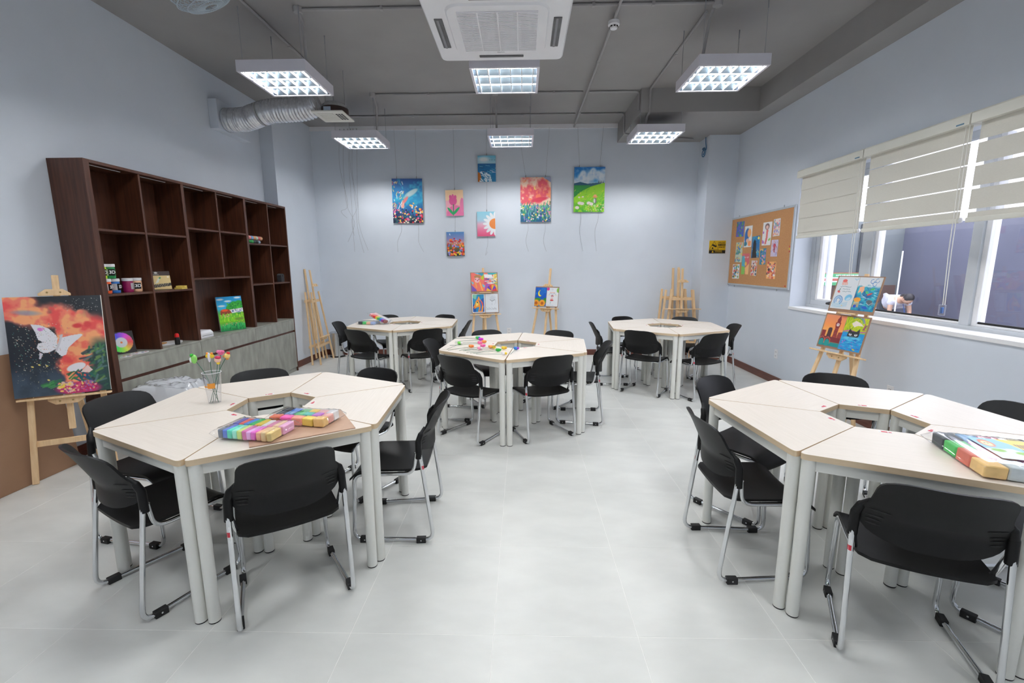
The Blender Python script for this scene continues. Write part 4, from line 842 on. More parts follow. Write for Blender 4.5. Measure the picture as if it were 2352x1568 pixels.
m = MB(); n = 32; m.prism([(.085 * math.cos(2 * PI * i / n) * (1 - .25 * math.exp(-((i - 24) / 3) ** 2)), .15 * math.sin(2 * PI * i / n)) for i in range(n)], 0, .012); m.build('tray', M_white, t, bevel=.003)
m = MB(); m.box(-.02, .02, -.13, -.03, .012, .022); o = m.build('wood_block', cm(206, 150, 84), smooth=False, bevel=.003); o.location = (-3.455, 4.28, .7708); tag(o, 'small orange wooden stick lying on the white palette', 'stick')
t = thing('label_printer', 'small white printer on the bookshelf counter', 'printer', (-3.395, 4.66, .7702), 0); m = MB()
m.add([(-.07, -.10, 0), (.07, -.10, 0), (.07, .10, 0), (-.07, .10, 0), (-.07, -.10, .075), (.045, -.10, .075), (.07, -.10, .05), (.07, .10, .05), (.045, .10, .075), (-.07, .10, .075)], [(3, 2, 1, 0), (0, 1, 6, 5, 4), (1, 2, 7, 6), (2, 3, 9, 8, 7), (3, 0, 4, 9), (4, 5, 8, 9), (5, 6, 7, 8)]); m.build('body', M_white, t, smooth=False, bevel=.005)
m = MB(); m.box(.0695, .071, -.075, .085, .026, .030); m.build('paper_slot', M_slot, t, smooth=False)
t = thing('dark_speaker', 'small dark box device with rounded top on the far bookshelf shelf', 'device', (-3.40, 6.37, 1.2942)); m = MB(); m.prism([(-.04, 0), (.04, 0), (.04, .09), (.03, .105), (0, .112), (-.03, .105), (-.04, .09)], -.03, .03); o = m.build('case', cm(64, 66, 70), t, smooth=False, bevel=.003); o.matrix_local = Matrix(((0, 0, 1, 0), (1, 0, 0, 0), (0, 1, 0, 0), (0, 0, 0, 1)))
m = MB(); m.lathe([(.012, 0), (.012, .003)], n=12); o = m.build('lens', M_black, t); o.matrix_local = Matrix(((0, 0, 1, .03), (1, 0, 0, 0), (0, 1, 0, .085), (0, 0, 0, 1)))
canvas('painting', art_farm(), .30, .395, .018, lean_frame((-3.405, 5.215, .771), rad(66), rad(6)), M_paint, 'bright painting of red-roofed house and green meadow on the bookshelf counter', 'painting')
rp = thing('clay_roll', 'wrapped roll of colourful clay pieces on an upper bookshelf shelf', 'modelling clay', (-3.40, 5.82, 1.7912))
for k, c in enumerate(((240, 150, 150), (120, 170, 220), (240, 170, 120), (200, 220, 200), (230, 120, 130), (246, 196, 150))):
    m = MB(); m.cyl((0, -.15 + k * .05, .072), (0, -.105 + k * .05, .072), .026, n=14); m.build('clay_piece', cm(*c), rp)
for k, c in enumerate(((30, 140, 70), (60, 160, 90), (50, 60, 66), (40, 48, 54), (150, 170, 190))):
    m = MB(); m.cyl((0, -.15 + k * .05, .024), (0, -.105 + k * .05, .024), .0235, n=14); m.build('clay_piece', cm(*c), rp)
# brown sheet leaning on the wall, plastic bag and carton in front of the shelf
m = MB(); m.box(-.006, .006, 1.2, 3.28, 0, .925); o = m.build('leaning_board', pm('kraft_board', rgb(140, 106, 80), rgb(150, 116, 90), 3, rough=.7), smooth=False); o.matrix_world = Matrix.Translation((-3.470, 0, .001)) @ Matrix.Rotation(rad(-5.4), 4, 'Y'); tag(o, 'large plain brown sheet leaning against the wall behind the butterfly easel', 'board')
m = MB(); m.box(-.20, .20, -.17, .17, 0, .46); o = m.build('cardboard_box', pm('cardboard', rgb(170, 124, 84), rgb(182, 136, 96), 10, rough=.8), smooth=False, bevel=.003); o.location = (-2.945, 3.63, 0); o.rotation_euler = (0, 0, .25); tag(o, 'brown cardboard box under clear plastic by the bookshelf drawers', 'box')
_na = Art(30, 26, seed=77); _n1 = 1 - np.abs(2 * _na.noise(4, 2) - 1); _n2 = 1 - np.abs(2 * _na.noise(9, 2) - 1); G = []
for i in range(26):
    row = []
    for j in range(30):
        u, v = i / 25 * 2 - 1, j / 29 * 2 - 1; rr = max(abs(u), abs(v)); z = .490 + .055 * _n1[i, j] + .035 * _n2[i, j] - max(0, rr - .72) * .9
        row.append((u * .27, v * .25, max(z, .16)))
    G.append(row)
m = MB(); m.shell(G, (0, 0, .0015)); o = m.build('plastic_bag', M_bag, ang=80); o.location = (-2.945, 3.62, 0); o.rotation_euler = (0, 0, .25); tag(o, 'crumpled translucent plastic sheet draped over a carton by the bookshelf', 'plastic bag')
# ================================================================== trapezoid tables in hexagons of six
TR, TI, TH = .774, .222, .75
def make_table():
    t = thing('trapezoid_table', 'x', 'table')
    g = .0012; yo, yi = -(TR - TI) * .866 / 2, (TR - TI) * .866 / 2
    P = [(-TR / 2 + g * 2, yo), (TR / 2 - g * 2, yo), (TI / 2 - g, yi), (-TI / 2 + g, yi)]
    # round the two outer corners
    poly = []
    for i, p in enumerate(P):
        a = Vector(P[i - 1]); b = Vector(p); c = Vector(P[(i + 1) % 4])
        if i < 2:
            u = (a - b).normalized(); v = (c - b).normalized(); d = .040; s, e = b + u * d, b + v * d
            for k in range(6): q = k / 5; poly.append(tuple(s * (1 - q) ** 2 + b * 2 * q * (1 - q) + e * q * q))
        else: poly.append(p)
    m = MB(); m.prism(poly, TH - .025, TH, 0, 1); m.build('table_top', [M_birch, M_edge], t, ang=25, bevel=.0015, bseg=1)
    d = .0275; L = []
    for sx in (-1, 1):
        b = Vector((sx * TR / 2, yo)); dirv = Vector((-sx * math.cos(rad(30)), math.sin(rad(30)))); L.append(b + dirv * (d / math.sin(rad(30))))
        b = Vector((sx * TI / 2, yi)); dirv = Vector((-sx * math.cos(rad(60)), -math.sin(rad(60)))); L.append(b + dirv * (d / math.sin(rad(60))))
    for p in L:
        m = MB(); m.lathe([(.0245, .006), (.0245, .3), (.0268, TH - .0255)], (p.x, p.y, 0), 20); leg = m.build('leg', M_steel, t)
        m = MB(); m.lathe([(.0235, 0), (.0245, .002), (.0245, .006)], (p.x, p.y, 0), 20); m.build('foot_cap', M_rubber, leg)
    for a, b in ((0, 2), (1, 3), (0, 1), (2, 3)):
        p, q = L[a], L[b]; m = MB(); e = (q - p).normalized() * .02
        m.bar((p.x + e.x, p.y + e.y, TH - .050), (q.x - e.x, q.y - e.y, TH - .050), .022, .048, (e.y, -e.x, 0)); m.build('apron_rail', M_steel, t, smooth=False)
    m = MB(); m.box(-.026, .026, yi - .036, yi - .018, TH, TH + .0006); st = m.build('sticker', M_paperw, t, smooth=False)
    m = MB(); m.box(-.016, .008, yi - .0345, yi - .0195, TH + .0006, TH + .0009); m.build('red_mark', M_red, st, smooth=False)
    m = MB(); m.box(.011, .023, yi - .0315, yi - .0215, TH + .0006, TH + .0009); m.build('red_mark', M_red, st, smooth=False)
    return t
table0 = make_table(); cmapT = tree(table0)
CL = [  # centre, rotation of first corner, name used in labels
    ((-1.409, 2.438), 213.6, 'flower cup hexagon'), ((-.069, 4.387), 204.6, 'flower stick hexagon'), ((-1.587, 6.077), 212.5, 'steel bin hexagon'),
    ((1.805, 5.766), 144.6, 'bare corner hexagon'), ((1.765, 2.230), 154.6, 'window hexagon')]
first = [True]
def side_name(phi, ci):
    """what the outer edge of a table or the back of a chair points at"""
    a = phi % 360
    N = {0: [(3.6, 'facing the open aisle'), (63.6, 'facing the flower stick hexagon'), (123.6, 'towards the bookshelf end'), (183.6, 'towards the butterfly easel'), (243.6, 'facing the leaning brown sheet'), (303.6, 'under the brown hardboard')],
         1: [(354.6, 'facing the windows'), (54.6, 'facing the moon picture easel'), (114.6, 'facing the clown drawing easel'), (174.6, 'facing the bookshelf'), (234.6, 'facing the cup of clay flowers'), (294.6, 'facing the centre aisle')],
         2: [(2.5, 'facing the clown drawing easel'), (62.5, 'facing the whale painting wall'), (122.5, 'facing the steel bin corner'), (182.5, 'facing the leaning easels'), (242.5, 'facing the bookshelf drawers'), (302.5, 'facing the flower stick hexagon')],
         3: [(174.6, 'facing the flower stick hexagon'), (234.6, 'facing the middle aisle'), (294.6, 'facing the window table group'), (354.6, 'facing the cork board'), (54.6, 'facing the stacked easels'), (114.6, 'facing the hill painting wall')],
         4: [(184.6, 'facing the aisle'), (244.6, 'facing the open floor'), (304.6, 'under the clay pack'), (4.6, 'facing the window sill'), (64.6, 'facing the easel by the window'), (124.6, 'facing the bare hexagon')]}[ci]
    return min(N, key=lambda n: abs((n[0] - a + 180) % 360 - 180))[1]
JIT = [0, .003, .001, .004, 0, .002]
for ci, ((cx, cy), r0, nm) in enumerate(CL):
    for k in range(6):
        phi = r0 + 30 + 60 * k; d = (TR + TI) / 2 * .866 + .0015 + JIT[(k + ci) % 6] * (1.6 if ci == 1 else .6)
        loc = (cx + d * math.cos(rad(phi)), cy + d * math.sin(rad(phi)), 0); rz = rad(phi + 90)
        lb = 'birch trapezoid table of the %s, %s' % (nm, side_name(phi, ci)); gr = 'trapezoid tables of the ' + nm
        if first[0]: first[0] = False; table0.location = loc; table0.rotation_euler = (0, 0, rz); table0['label'] = lb; table0['group'] = gr
        else: dup(table0, cmapT, loc, rz, lb, gr)

# ================================================================== chairs
def make_chair():
    t = thing('sled_chair', 'x', 'chair')
    # seat: dished plastic shell, rounded at the rear, rolled down at the front
    G = []
    for i in range(17):
        y = -.204 + i * .414 / 16
        w = .204 - (.05 - math.sqrt(max(0, .05 ** 2 - (max(0, -y - .155)) ** 2))) if y < -.155 else .204
        row = []
        for j in range(15):
            x = (-1 + j / 7) * w; z = .424 - .014 * (1 - (x / .204) ** 2)
            if y < -.10: z += .006 * ((-y - .10) / .10) ** 2
            if y > .12: z -= .050 * ((y - .12) / .09) ** 2
            row.append((x, y, z))
        G.append(row)
    m = MB(); m.shell(G, (0, 0, -.013)); m.build('seat', M_plast, t, ang=60)
    # backrest: curved shell, wide and round below, narrower above
    rows = [(.494, .07), (.499, .105), (.507, .140), (.518, .168), (.530, .188), (.546, .203), (.564, .213), (.582, .218), (.600, .218), (.616, .215), (.630, .208), (.644, .199), (.668, .191), (.696, .188), (.720, .186), (.738, .181), (.752, .170), (.763, .150), (.771, .12), (.775, .08)]
    def by(x, z): return -.168 - .062 * (1 - (x / .218) ** 2) - .46 * max(0, z - .58) - .9 * max(0, z - .69) ** 2
    G = [[((-1 + j / 8) * w, by((-1 + j / 8) * w, z), z) for j in range(17)] for z, w in rows]
    m = MB(); m.shell(G, (0, .011, 0)); m.build('backrest', M_plast, t, ang=60)
    for s in (-1, 1):
        m = MB(); m.tube(fillet([(s * .190, -.204, .655), (s * .210, -.186, .626), (s * .221, -.172, .585), (s * .225, -.172, .492)], .03, 4), [.007, .010, .0115, .013, .014, .015, .016, .0165, .017, .0172, .0174, .0175][:12], 10)
        br = m.build('bracket', M_plast, t)
        m = MB(); m.sph((s * .222, -.184, .565), .0042, nu=8, nv=5); m.build('screw', M_inox, br)
        pts = [(s * .226, -.176, .530), (s * .229, -.238, .0165), (s * .197, .206, .0165), (s * .190, .185, .392), (s * .196, -.135, .392), (s * .224, -.160, .525)]
        m = MB(); m.tube(fillet(pts, [.05, .05, .05, .07], 6), .0105, 10); fr = m.build('side_frame', M_chrome, t)
        for y in (-.168, .145):
            gx = .2135 - y * .072; m = MB(); m.box(s * gx - .0145, s * gx + .0145, y - .026, y + .026, 0, .031); gl = m.build('glide', M_rubber, t, smooth=False, bevel=.003)
            m = MB(); m.cyl((s * (gx + .0145), y, .017), (s * (gx + .0155), y, .017), .004, n=8); m.build('screw', M_inox, gl)
        for k, (xx, z, L) in enumerate(((.160, .618, .036), (.170, .590, .030), (.173, .573, .026), (.172, .557, .024))):
            ya = by(xx, z) - .0012; dy = (by(xx + .02, z) - by(xx - .02, z)) / .04
            m = MB(); m.sph((s * xx, ya, z), L, .0028, .0034, 8, 6, M=Matrix.Rotation(math.atan(dy * s), 4, 'Z')); m.build('rib', M_slit, t)
    for y in (-.09, .12):
        m = MB(); m.cyl((-.193, y, .390), (.193, y, .390), .009, n=8); m.build('cross_bar', M_chrome, t)
    m = MB(); m.shell([[(-.2255 - .0110 * math.cos(a), -.189 - .0115 * math.sin(a) - (.50 - z) * .1155 + .0105, z) for a in (.2, .7, 1.2, 1.6)] for z in (.415, .475)], (-.0003, -.0003, 0))
    st = m.build('sticker', M_paperw, t)
    m = MB(); m.shell([[(-.2259 - .0110 * math.cos(a), -.1895 - .0115 * math.sin(a) - (.50 - z) * .1155 + .0105, z) for a in (.2, .7, 1.2, 1.6)] for z in (.432, .452)], (-.0003, -.0003, 0)); m.build('red_mark', M_red, st)
    return t
chair0 = make_chair(); cmapC = tree(chair0)
# cluster, x, y, forward heading in degrees, nominal edge angle
CH = [(0, -1.108, 1.946, 124.1, 303.6), (0, -1.716, 1.993, 62.4, 243.6), (0, -.744, 2.504, 183.8, 3.6), (0, -1.159, 2.939, 243.6, 63.6), (0, -1.741, 2.917, 303.8, 123.6), (0, -2.105, 2.443, -12.0, 183.6),
      (1, -.437, 3.939, 55.9, 234.6), (1, .160, 3.969, 115.0, 294.6), (1, .552, 4.400, 174.4, 354.6), (1, .270, 4.891, 234.6, 54.6), (1, -.303, 4.911, 294.6, 114.6), (1, -.667, 4.473, 354.6, 174.6),
      (2, -1.857, 5.497, 62.7, 242.5), (2, -1.261, 5.553, 122.5, 302.5), (2, -1.007, 6.075, 182.3, 2.5), (2, -1.289, 6.577, 242.5, 62.5), (2, -1.911, 6.558, 302.5, 122.5), (2, -2.199, 5.980, 3.1, 182.5),
      (3, 1.182, 5.838, 354.6, 174.6), (3, 1.489, 5.380, 54.3, 234.6), (3, 2.020, 5.206, 114.1, 294.6), (3, 2.382, 5.703, 174.6, 354.6), (3, 2.146, 6.238, 234.6, 54.6), (3, 1.542, 6.283, 294.6, 114.6),
      (4, 1.172, 2.215, 0.5, 184.6), (4, 1.543, 1.700, 66.5, 244.6), (4, 2.175, 1.777, 124.8, 304.6), (4, 2.358, 2.324, 184.9, 4.6), (4, 1.989, 2.781, 244.9, 64.6), (4, 1.408, 2.723, 304.6, 124.6)]
for k, (ci, x, y, hd, edge) in enumerate(CH):
    nm = CL[ci][2]; lb = 'black chrome-legged chair at the %s, %s' % (nm, side_name(edge, ci).replace('facing', 'back to').replace('towards', 'back to').replace('under', 'before')); gr = 'black sled chairs at the ' + nm
    if k == 0: chair0.location = (x, y, 0); chair0.rotation_euler = (0, 0, rad(hd - 90)); chair0['label'] = lb; chair0['group'] = gr
    else: dup(chair0, cmapC, (x, y, 0), rad(hd - 90), lb, gr)

# ================================================================== easels
def make_easel(label, loc, yaw, lean, tray_z, clamp_z=None, back=.45, top=1.47, folded=False, group=None, tray=True, tray_w=.5, sb=.265, stp=.135):
    t = thing('easel', label, 'easel', (loc[0], loc[1], loc[2] if len(loc) > 2 else 0), yaw, group)
    R = Matrix.Rotation(-lean, 4, 'X')   # the top leans away from the viewer (+y)
    def pt(x, y, z): return R @ Vector((x, y, z))
    X = (1, 0, 0)
    for s in (-1, 1):
        m = MB(); m.bar(pt(s * sb, .0, .002), pt(s * stp, .0, 1.12), .034, .018, X); m.build('front_leg', M_pine, t, smooth=False, bevel=.002)
    m = MB(); m.bar(pt(0, .020, .36), pt(0, .020, top), .036, .018, X); m.build('mast', M_pine, t, smooth=False, bevel=.003)
    m = MB(); m.bar(pt(-sb + .02, .0185, .28), pt(sb - .02, .0185, .28), .018, .040, (0, 1, 0)); m.build('cross_bar', M_pine, t, smooth=False, bevel=.002)
    m = MB(); m.bar(pt(-stp - .025, .0185, .98), pt(stp + .025, .0185, .98), .018, .040, (0, 1, 0)); m.build('cross_bar', M_pine, t, smooth=False, bevel=.002)
    def block(name, z, w, dirn):
        m = MB(); h = .045; P = [(-w, 0), (w, 0), (w, h * .35), (w - .04, h), (-w + .04, h), (-w, h * .35)]
        vs = [pt(x, -.012, z + dirn * q) for x, q in P] + [pt(x, -.030, z + dirn * q) for x, q in P]; n = 6
        m.add(vs, [tuple(range(n)), tuple(range(2 * n - 1, n - 1, -1))] + [(i, (i + 1) % n, n + (i + 1) % n, n + i) for i in range(n)]); b = m.build(name, M_pine, t, smooth=False, bevel=.002)
        for s in (-1, 1): m = MB(); m.cyl(pt(s * .035, -.030, z + dirn * .022), pt(s * .035, -.033, z + dirn * .022), .006, n=10); m.build('bolt', M_brass, b)
    if tray:
        m = MB(); a, b_ = pt(-tray_w / 2, -.034, tray_z - .008), pt(tray_w / 2, -.034, tray_z - .008); m.bar(a, b_, .050, .014, R.to_3x3() @ Vector((0, 1, 0))); m.build('tray', M_pine, t, smooth=False, bevel=.002)
        block('tray_block', tray_z - .016, .10, -1)
    if clamp_z: block('top_clamp', clamp_z, .085, 1)
    if folded: p1 = pt(0, .050, .06)
    else:
        hp = pt(0, .042, .95); p1 = Vector((0, hp.y + back, .004))
    m = MB(); m.bar(p1, pt(0, .040, .97), .034, .018, X); m.build('rear_leg', M_pine, t, smooth=False, bevel=.002)
    m = MB(); m.cyl(pt(-.03, .030, 1.0), pt(.03, .030, 1.0), .008, n=8); m.build('hinge_bolt', M_brass, t)
    return t
def on_board(B, name, art, w, h, x, z, t, label, cat='drawing', group=None, d0=.0045):
    """a sheet fixed to the front of a board whose frame is B; x, z of its lower middle"""
    return canvas(name, art, w, h, t, B @ Matrix.Translation((x, -d0, z)), M_print, label, cat, group)
def plain_board(B, w, h, z, label, group):
    m = MB(); m.box(-w / 2, w / 2, -.004, 0, 0, h); o = m.build('drawing_board', M_mdf, smooth=False); o.matrix_world = B @ Matrix.Translation((0, 0, z)); return tag(o, label, 'drawing board', group)
# E1 butterfly
yaw, lean = rad(29.5), rad(7)
make_easel('pine easel holding the butterfly painting before the brown sheet', (-3.243, 3.027), yaw, lean, .612, 1.322, .28, 1.47, sb=.222, stp=.175)
canvas('painting', art_butterfly(), .51, .693, .018, lean_frame((-3.265 + .004, 3.066 - .006, .622), yaw, lean), M_paint, 'large canvas of a white butterfly before coral clouds on black', 'painting')
# E4 beside the window
yaw, lean = rad(-78), rad(14)
make_easel('pine easel with two boards of drawings standing under the window', (2.690, 4.060), yaw, lean, .735, None, .16, 1.47, tray_w=.54)
B = lean_frame((2.838, 4.090, .745), yaw, lean, 0)
plain_board(B, .445, .325, 0, 'brown board with clock tower and cat drawings on the window easel', 'brown drawing boards'); plain_board(B, .445, .335, .343, 'brown board with whale and sea drawings on the window easel', 'brown drawing boards')
on_board(B, 'drawing', art_tower(), .208, .297, -.1055, .014, .0012, 'drawing of a clock tower above a bridge at orange sunset'); on_board(B, 'drawing', art_cat(), .208, .297, .1055, .014, .0012, 'drawing of a black cat peering out of blue water')
on_board(B, 'drawing', art_whalenote(), .208, .297, -.1055, .372, .0012, 'white drawing with handwriting, jellyfish and blue whale'); on_board(B, 'drawing', art_waves(), .208, .297, .1055, .372, .0012, 'drawing of turquoise sea waves with sea creatures')
m = MB(); m.box(-.09, .09, -.032, -.004, .328, .341); o = m.build('board_clip', M_pine, smooth=False, bevel=.002); o.matrix_world = B; tag(o, 'pine ledge strip between the two boards of the window easel', 'strip')
# E2 two boards at the back wall
yaw, lean = rad(15.6), rad(9.2)
make_easel('pine easel with clown and horse drawings at the back wall', (-.570, 7.168), yaw, lean, .743, None, .17, 1.49, tray_w=.5)
B = lean_frame((-.592, 7.255, .753), yaw, lean, 0)
plain_board(B, .444, .318, 0, 'brown board with horse and pencil drawings on the back wall easel', 'brown drawing boards'); plain_board(B, .444, .325, .328, 'brown board with clown drawing on the back wall easel', 'brown drawing boards')
on_board(B, 'drawing', art_horse(), .208, .297, -.108, .010, .0012, 'colourful horse head drawing on the lower board'); on_board(B, 'drawing', art_pencil(), .208, .297, .108, .010, .0012, 'pale pencil sketch beside the horse drawing'); on_board(B, 'drawing', art_clown(), .42, .292, .0, .352, .0012, 'bright patchwork clown and circus drawing on the upper board')
m = MB(); m.box(-.09, .09, -.030, -.004, .319, .331); o = m.build('board_clip', M_pine, smooth=False, bevel=.002); o.matrix_world = B; tag(o, 'pine ledge strip between the boards of the clown easel', 'strip')
# E3 moon + girl
yaw, lean = rad(-31.3), rad(9.9)
make_easel('pine easel with the moon and sunflower board at the back wall', (.312, 7.178), yaw, lean, .840, 1.181, .20, 1.48, tray_w=.46)
B = lean_frame((.372, 7.268, .852), yaw, lean, 0)
plain_board(B, .426, .322, 0, 'brown board with moon and girl drawings on the back wall easel', 'brown drawing boards')
on_board(B, 'drawing', art_moon(), .205, .297, -.105, .010, .0012, 'drawing of yellow crescent moon over sunflowers'); on_board(B, 'drawing', art_girl(), .205, .297, .105, .010, .0012, 'white drawing of a girl with pink bow shapes')
# folded easels leaning in both back corners
make_easel('folded pine easel leaning on the left column, the inner one of two', (-3.235, 7.04), rad(90), rad(4.6), .55, None, 0, 1.47, True, 'folded easels by the bin', False)
make_easel('folded pine easel leaning on the left column, the outer one of two', (-3.125, 7.06), rad(92), rad(6.2), .42, 1.20, 0, 1.46, True, 'folded easels by the bin', True, .30)
make_easel('folded pine easel in the right back corner, against the wall', (2.475, 7.475), rad(2), rad(4.0), .62, None, 0, 1.46, True, 'folded easels stacked in the corner', False, sb=.28, stp=.18)
make_easel('folded pine easel in the right back corner, between the other two', (2.525, 7.385), rad(-2), rad(4.0), .62, None, 0, 1.47, True, 'folded easels stacked in the corner', False, sb=.20, stp=.11)
make_easel('folded pine easel in the right back corner, widest legs of the stack', (2.48, 7.200), rad(1), rad(4.4), .60, None, 0, 1.445, True, 'folded easels stacked in the corner', False, sb=.31, stp=.205)
make_easel('folded pine easel in the right back corner, outermost with a long tray', (2.50, 7.115), rad(-2), rad(4.6), .83, 1.235, 0, 1.455, True, 'folded easels stacked in the corner', True, .56, sb=.27, stp=.165)
# ================================================================== pictures on the back wall with their wires
PW = [('p1', art_whale, -1.862, 2.193, .492, .694, -.5, 'canvas of a leaping whale over a coral reef', [(-2.033, 3.617), (-1.693, 3.617)], (-2.058, -1.631)),
      ('p2', art_tulip, -1.094, 2.305, .286, .402, 1.0, 'small canvas with a single pink tulip', [(-1.092, 3.608)], ()),
      ('p3', art_sea, -.569, 2.830, .288, .396, 0, 'small canvas of blue sea waves and sandy shore', [(-.569, 3.602)], ()),
      ('p4', art_daisy, -.587, 1.978, .295, .389, .6, 'small canvas of half a white daisy on pink and blue', [], (-.573,)),
      ('p5', art_poppies, -1.096, 1.665, .290, .385, .6, 'small canvas of a bright flower field under a moon', [], ()),
      ('p6', art_pinkfield, .212, 2.201, .487, .690, .2, 'canvas of pink clouds above a blue flower meadow', [(-.068, 3.597), (.425, 3.592)], (.1, .393)),
      ('p7', art_hill, 1.068, 2.349, .490, .690, 0, 'canvas of a green hill with sheep under white clouds', [(.868, 3.587), (1.27, 3.583)], (.991, 1.211))]
for nm, fn, x, z, w, h, roll, lb, wires, tails in PW:
    canvas('painting', fn(), w, h, .018, lean_frame((x, YB - .012, z), 0, rad(-1.0), rad(roll)), M_paint, lb, 'painting', 'paintings hung on the back wall')
    short = lb.replace('small canvas ', '').replace('canvas ', '').split(' over')[0].split(' above')[0].split(' and')[0].split(' under')[0]
    k = 0
    for (wx, wz) in wires:
        xa = x + (0 if len(wires) == 1 else (-.16 if k == 0 else .16)); t = thing('hanging_wire', 'thin steel wire holding the canvas %s%s' % (short, '' if len(wires) == 1 else (', bookshelf side' if k == 0 else ', window side')), 'wire', (wx, YB - .02, 0), 0, 'picture wires')
        m = MB(); m.tube([(0, 0, 3.645), (xa - wx, -.004, z + h + .012)], .0018, 5); m.build('wire', M_wire, t); m = MB(); m.cyl((xa - wx, -.006, z + h + .002), (xa - wx, -.006, z + h + .034), .006, n=6); m.build('hook', M_pipe, t); k += 1
    for j, tx in enumerate(tails):
        xa = x + (0 if len(tails) == 1 else (-.14 if j == 0 else .14)); m = MB(); m.tube(spline([(xa, YB - .006, z + .1), (xa + .02, YB - .006, z - .1), ((xa + tx) / 2 - .03, YB - .006, z - .3), (tx, YB - .006, 1.73)], 5), .0016, 5); o = m.build('wire_end', M_wire); tag(o, 'loose wire end dangling below the canvas %s%s' % (short, '' if len(tails) == 1 else (', bookshelf side' if j == 0 else ', window side')), 'wire', 'dangling wire ends')
for x, z0, z1, who in ((-.569, 2.83, 2.37, 'between the sea and daisy canvases'), (-1.092, 2.30, 2.05, 'between the tulip and flower field canvases')):
    m = MB(); m.tube([(x, YB - .010, z0), (x - .01, YB - .010, z1)], .0018, 5); m.cyl((x - .01, YB - .012, z1 - .01), (x - .01, YB - .012, z1 + .03), .006, n=6); o = m.build('hanging_wire', M_wire); tag(o, 'thin steel wire ' + who, 'wire', 'picture wires')
R = random.Random(8)
for k, (x, z1) in enumerate(((-2.90, 2.28), (-2.83, 1.9), (-2.77, 1.74), (-2.72, 2.0), (-2.68, 1.72), (-2.62, 1.76))):
    yk = YB - .022 - .005 * k; P = [(x, yk, 3.64), (x + .03 * R.uniform(-1, 1) - .02, yk, 3.1), (x + .06 * R.uniform(-1, 1), yk, 2.5), (x + .08 * R.uniform(-1, 1), yk, (2.5 + z1) / 2), (x + .08 * R.uniform(-1, 1), yk, z1)]
    m = MB(); m.tube(spline(P, 6), .0018, 5); m.cyl((x, yk, 3.60), (x, yk, 3.65), .006, n=6); o = m.build('spare_wire', M_wire); tag(o, 'unused steel wire hanging slack from the picture rail above the bin corner', 'wire', 'spare picture wires')

# ================================================================== cork board with cards
cb = thing('cork_board', 'cork notice board in aluminium frame covered with small drawings', 'notice board', (XR, 6.42, 1.70))
m = MB(); m.box(-.018, -.002, -.80, .80, -.475, .475); m.build('cork_panel', M_cork, cb, smooth=False)
for a in ((-.83, .83, .475, .50), (-.83, .83, -.50, -.475), (-.83, -.80, -.475, .475), (.80, .83, -.475, .475)):
    m = MB(); m.box(-.024, 0, a[0], a[1], a[2], a[3]); m.build('frame', M_alu, cb, smooth=False, bevel=.003)
for y in (.62, -.55):
    for z in (.51, -.51):
        m = MB(); m.box(-.006, 0, y - .008, y + .008, z - .018, z + .018); m.build('hanger', M_alu, cb, smooth=False)
for y, z, c in ((-.785, .02, (220, 60, 50)), (-.785, -.01, (250, 220, 60)), (-.785, -.04, (220, 60, 50)), (-.76, -.455, (220, 50, 50))):
    m = MB(); m.sph((-.022, y, z), .008, nu=8, nv=6); m.build('push_pin', cm(*c, .3), cb)
CARDS = [(6.832, 7.066, 1.911, 2.128, 'mostly blue and green abstract'), (6.581, 6.797, 1.750, 2.045, 'blue and orange wave'), (6.344, 6.558, 1.597, 1.891, 'dark tree shape on swirling blue'), (6.079, 6.298, 1.755, 2.053, 'woman in red dress on white'), (5.886, 6.038, 1.861, 2.074, 'pale pink and lilac'), (6.831, 7.043, 1.540, 1.829, 'green and yellow bird'),
         (6.599, 6.815, 1.366, 1.661, 'red and green poster'), (6.163, 6.313, 1.506, 1.716, 'turquoise and sand underwater'), (5.898, 6.054, 1.606, 1.816, 'red jellyfish on lilac'), (6.874, 7.090, 1.298, 1.510, 'multicoloured doodle'), (6.377, 6.532, 1.353, 1.560, 'red and black patterned'), (5.895, 6.116, 1.323, 1.542, 'orange sticker-like')]
for k, (y0, y1, z0, z1, d) in enumerate(CARDS):
    w, h = y1 - y0, z1 - z0
    Mx = lean_frame((XR - .0185, (y0 + y1) / 2, z0), rad(-90), 0, rad((k * 37 % 5 - 2) * .8))
    canvas('drawing_card', art_card(k), w, h, .0025, Mx, M_print, d + ' drawing pinned on the cork board', 'drawing', 'drawings on the cork board')
# ================================================================== camera sign on the column
sg = thing('warning_sign', 'yellow and black camera surveillance sign on the column', 'sign', (3.009, 7.229, 1.774)); cy_, ck = cm(232, 188, 24, .4), cm(24, 22, 20, .4)
m = MB(); m.box(-.125, .125, -.004, 0, -.097, .097); m.build('plate', cy_, sg, smooth=False); m = MB(); m.box(-.125, .125, -.0055, -.004, -.097, -.048); m.build('black_band', ck, sg, smooth=False)
def tri(cx, cz, r, ins, mat, y0, name):
    m = MB(); A = [(cx + r * math.cos(rad(90 + 120 * k)) * 1.0, cz + r * math.sin(rad(90 + 120 * k))) for k in range(3)]; B_ = [(cx + (r - ins) * math.cos(rad(90 + 120 * k)), cz + (r - ins) * math.sin(rad(90 + 120 * k))) for k in range(3)]
    vs = [(x, y0, z) for x, z in A] + [(x, y0, z) for x, z in B_] + [(x, -.004, z) for x, z in A] + [(x, -.004, z) for x, z in B_]
    m.add(vs, [(k, (k + 1) % 3, 3 + (k + 1) % 3, 3 + k) for k in range(3)] + [(6 + k, 6 + (k + 1) % 3, (k + 1) % 3, k) for k in range(3)]); return m.build(name, mat, sg, smooth=False)
tri(-.052, .004, .086, .008, ck, -.0055, 'triangle')
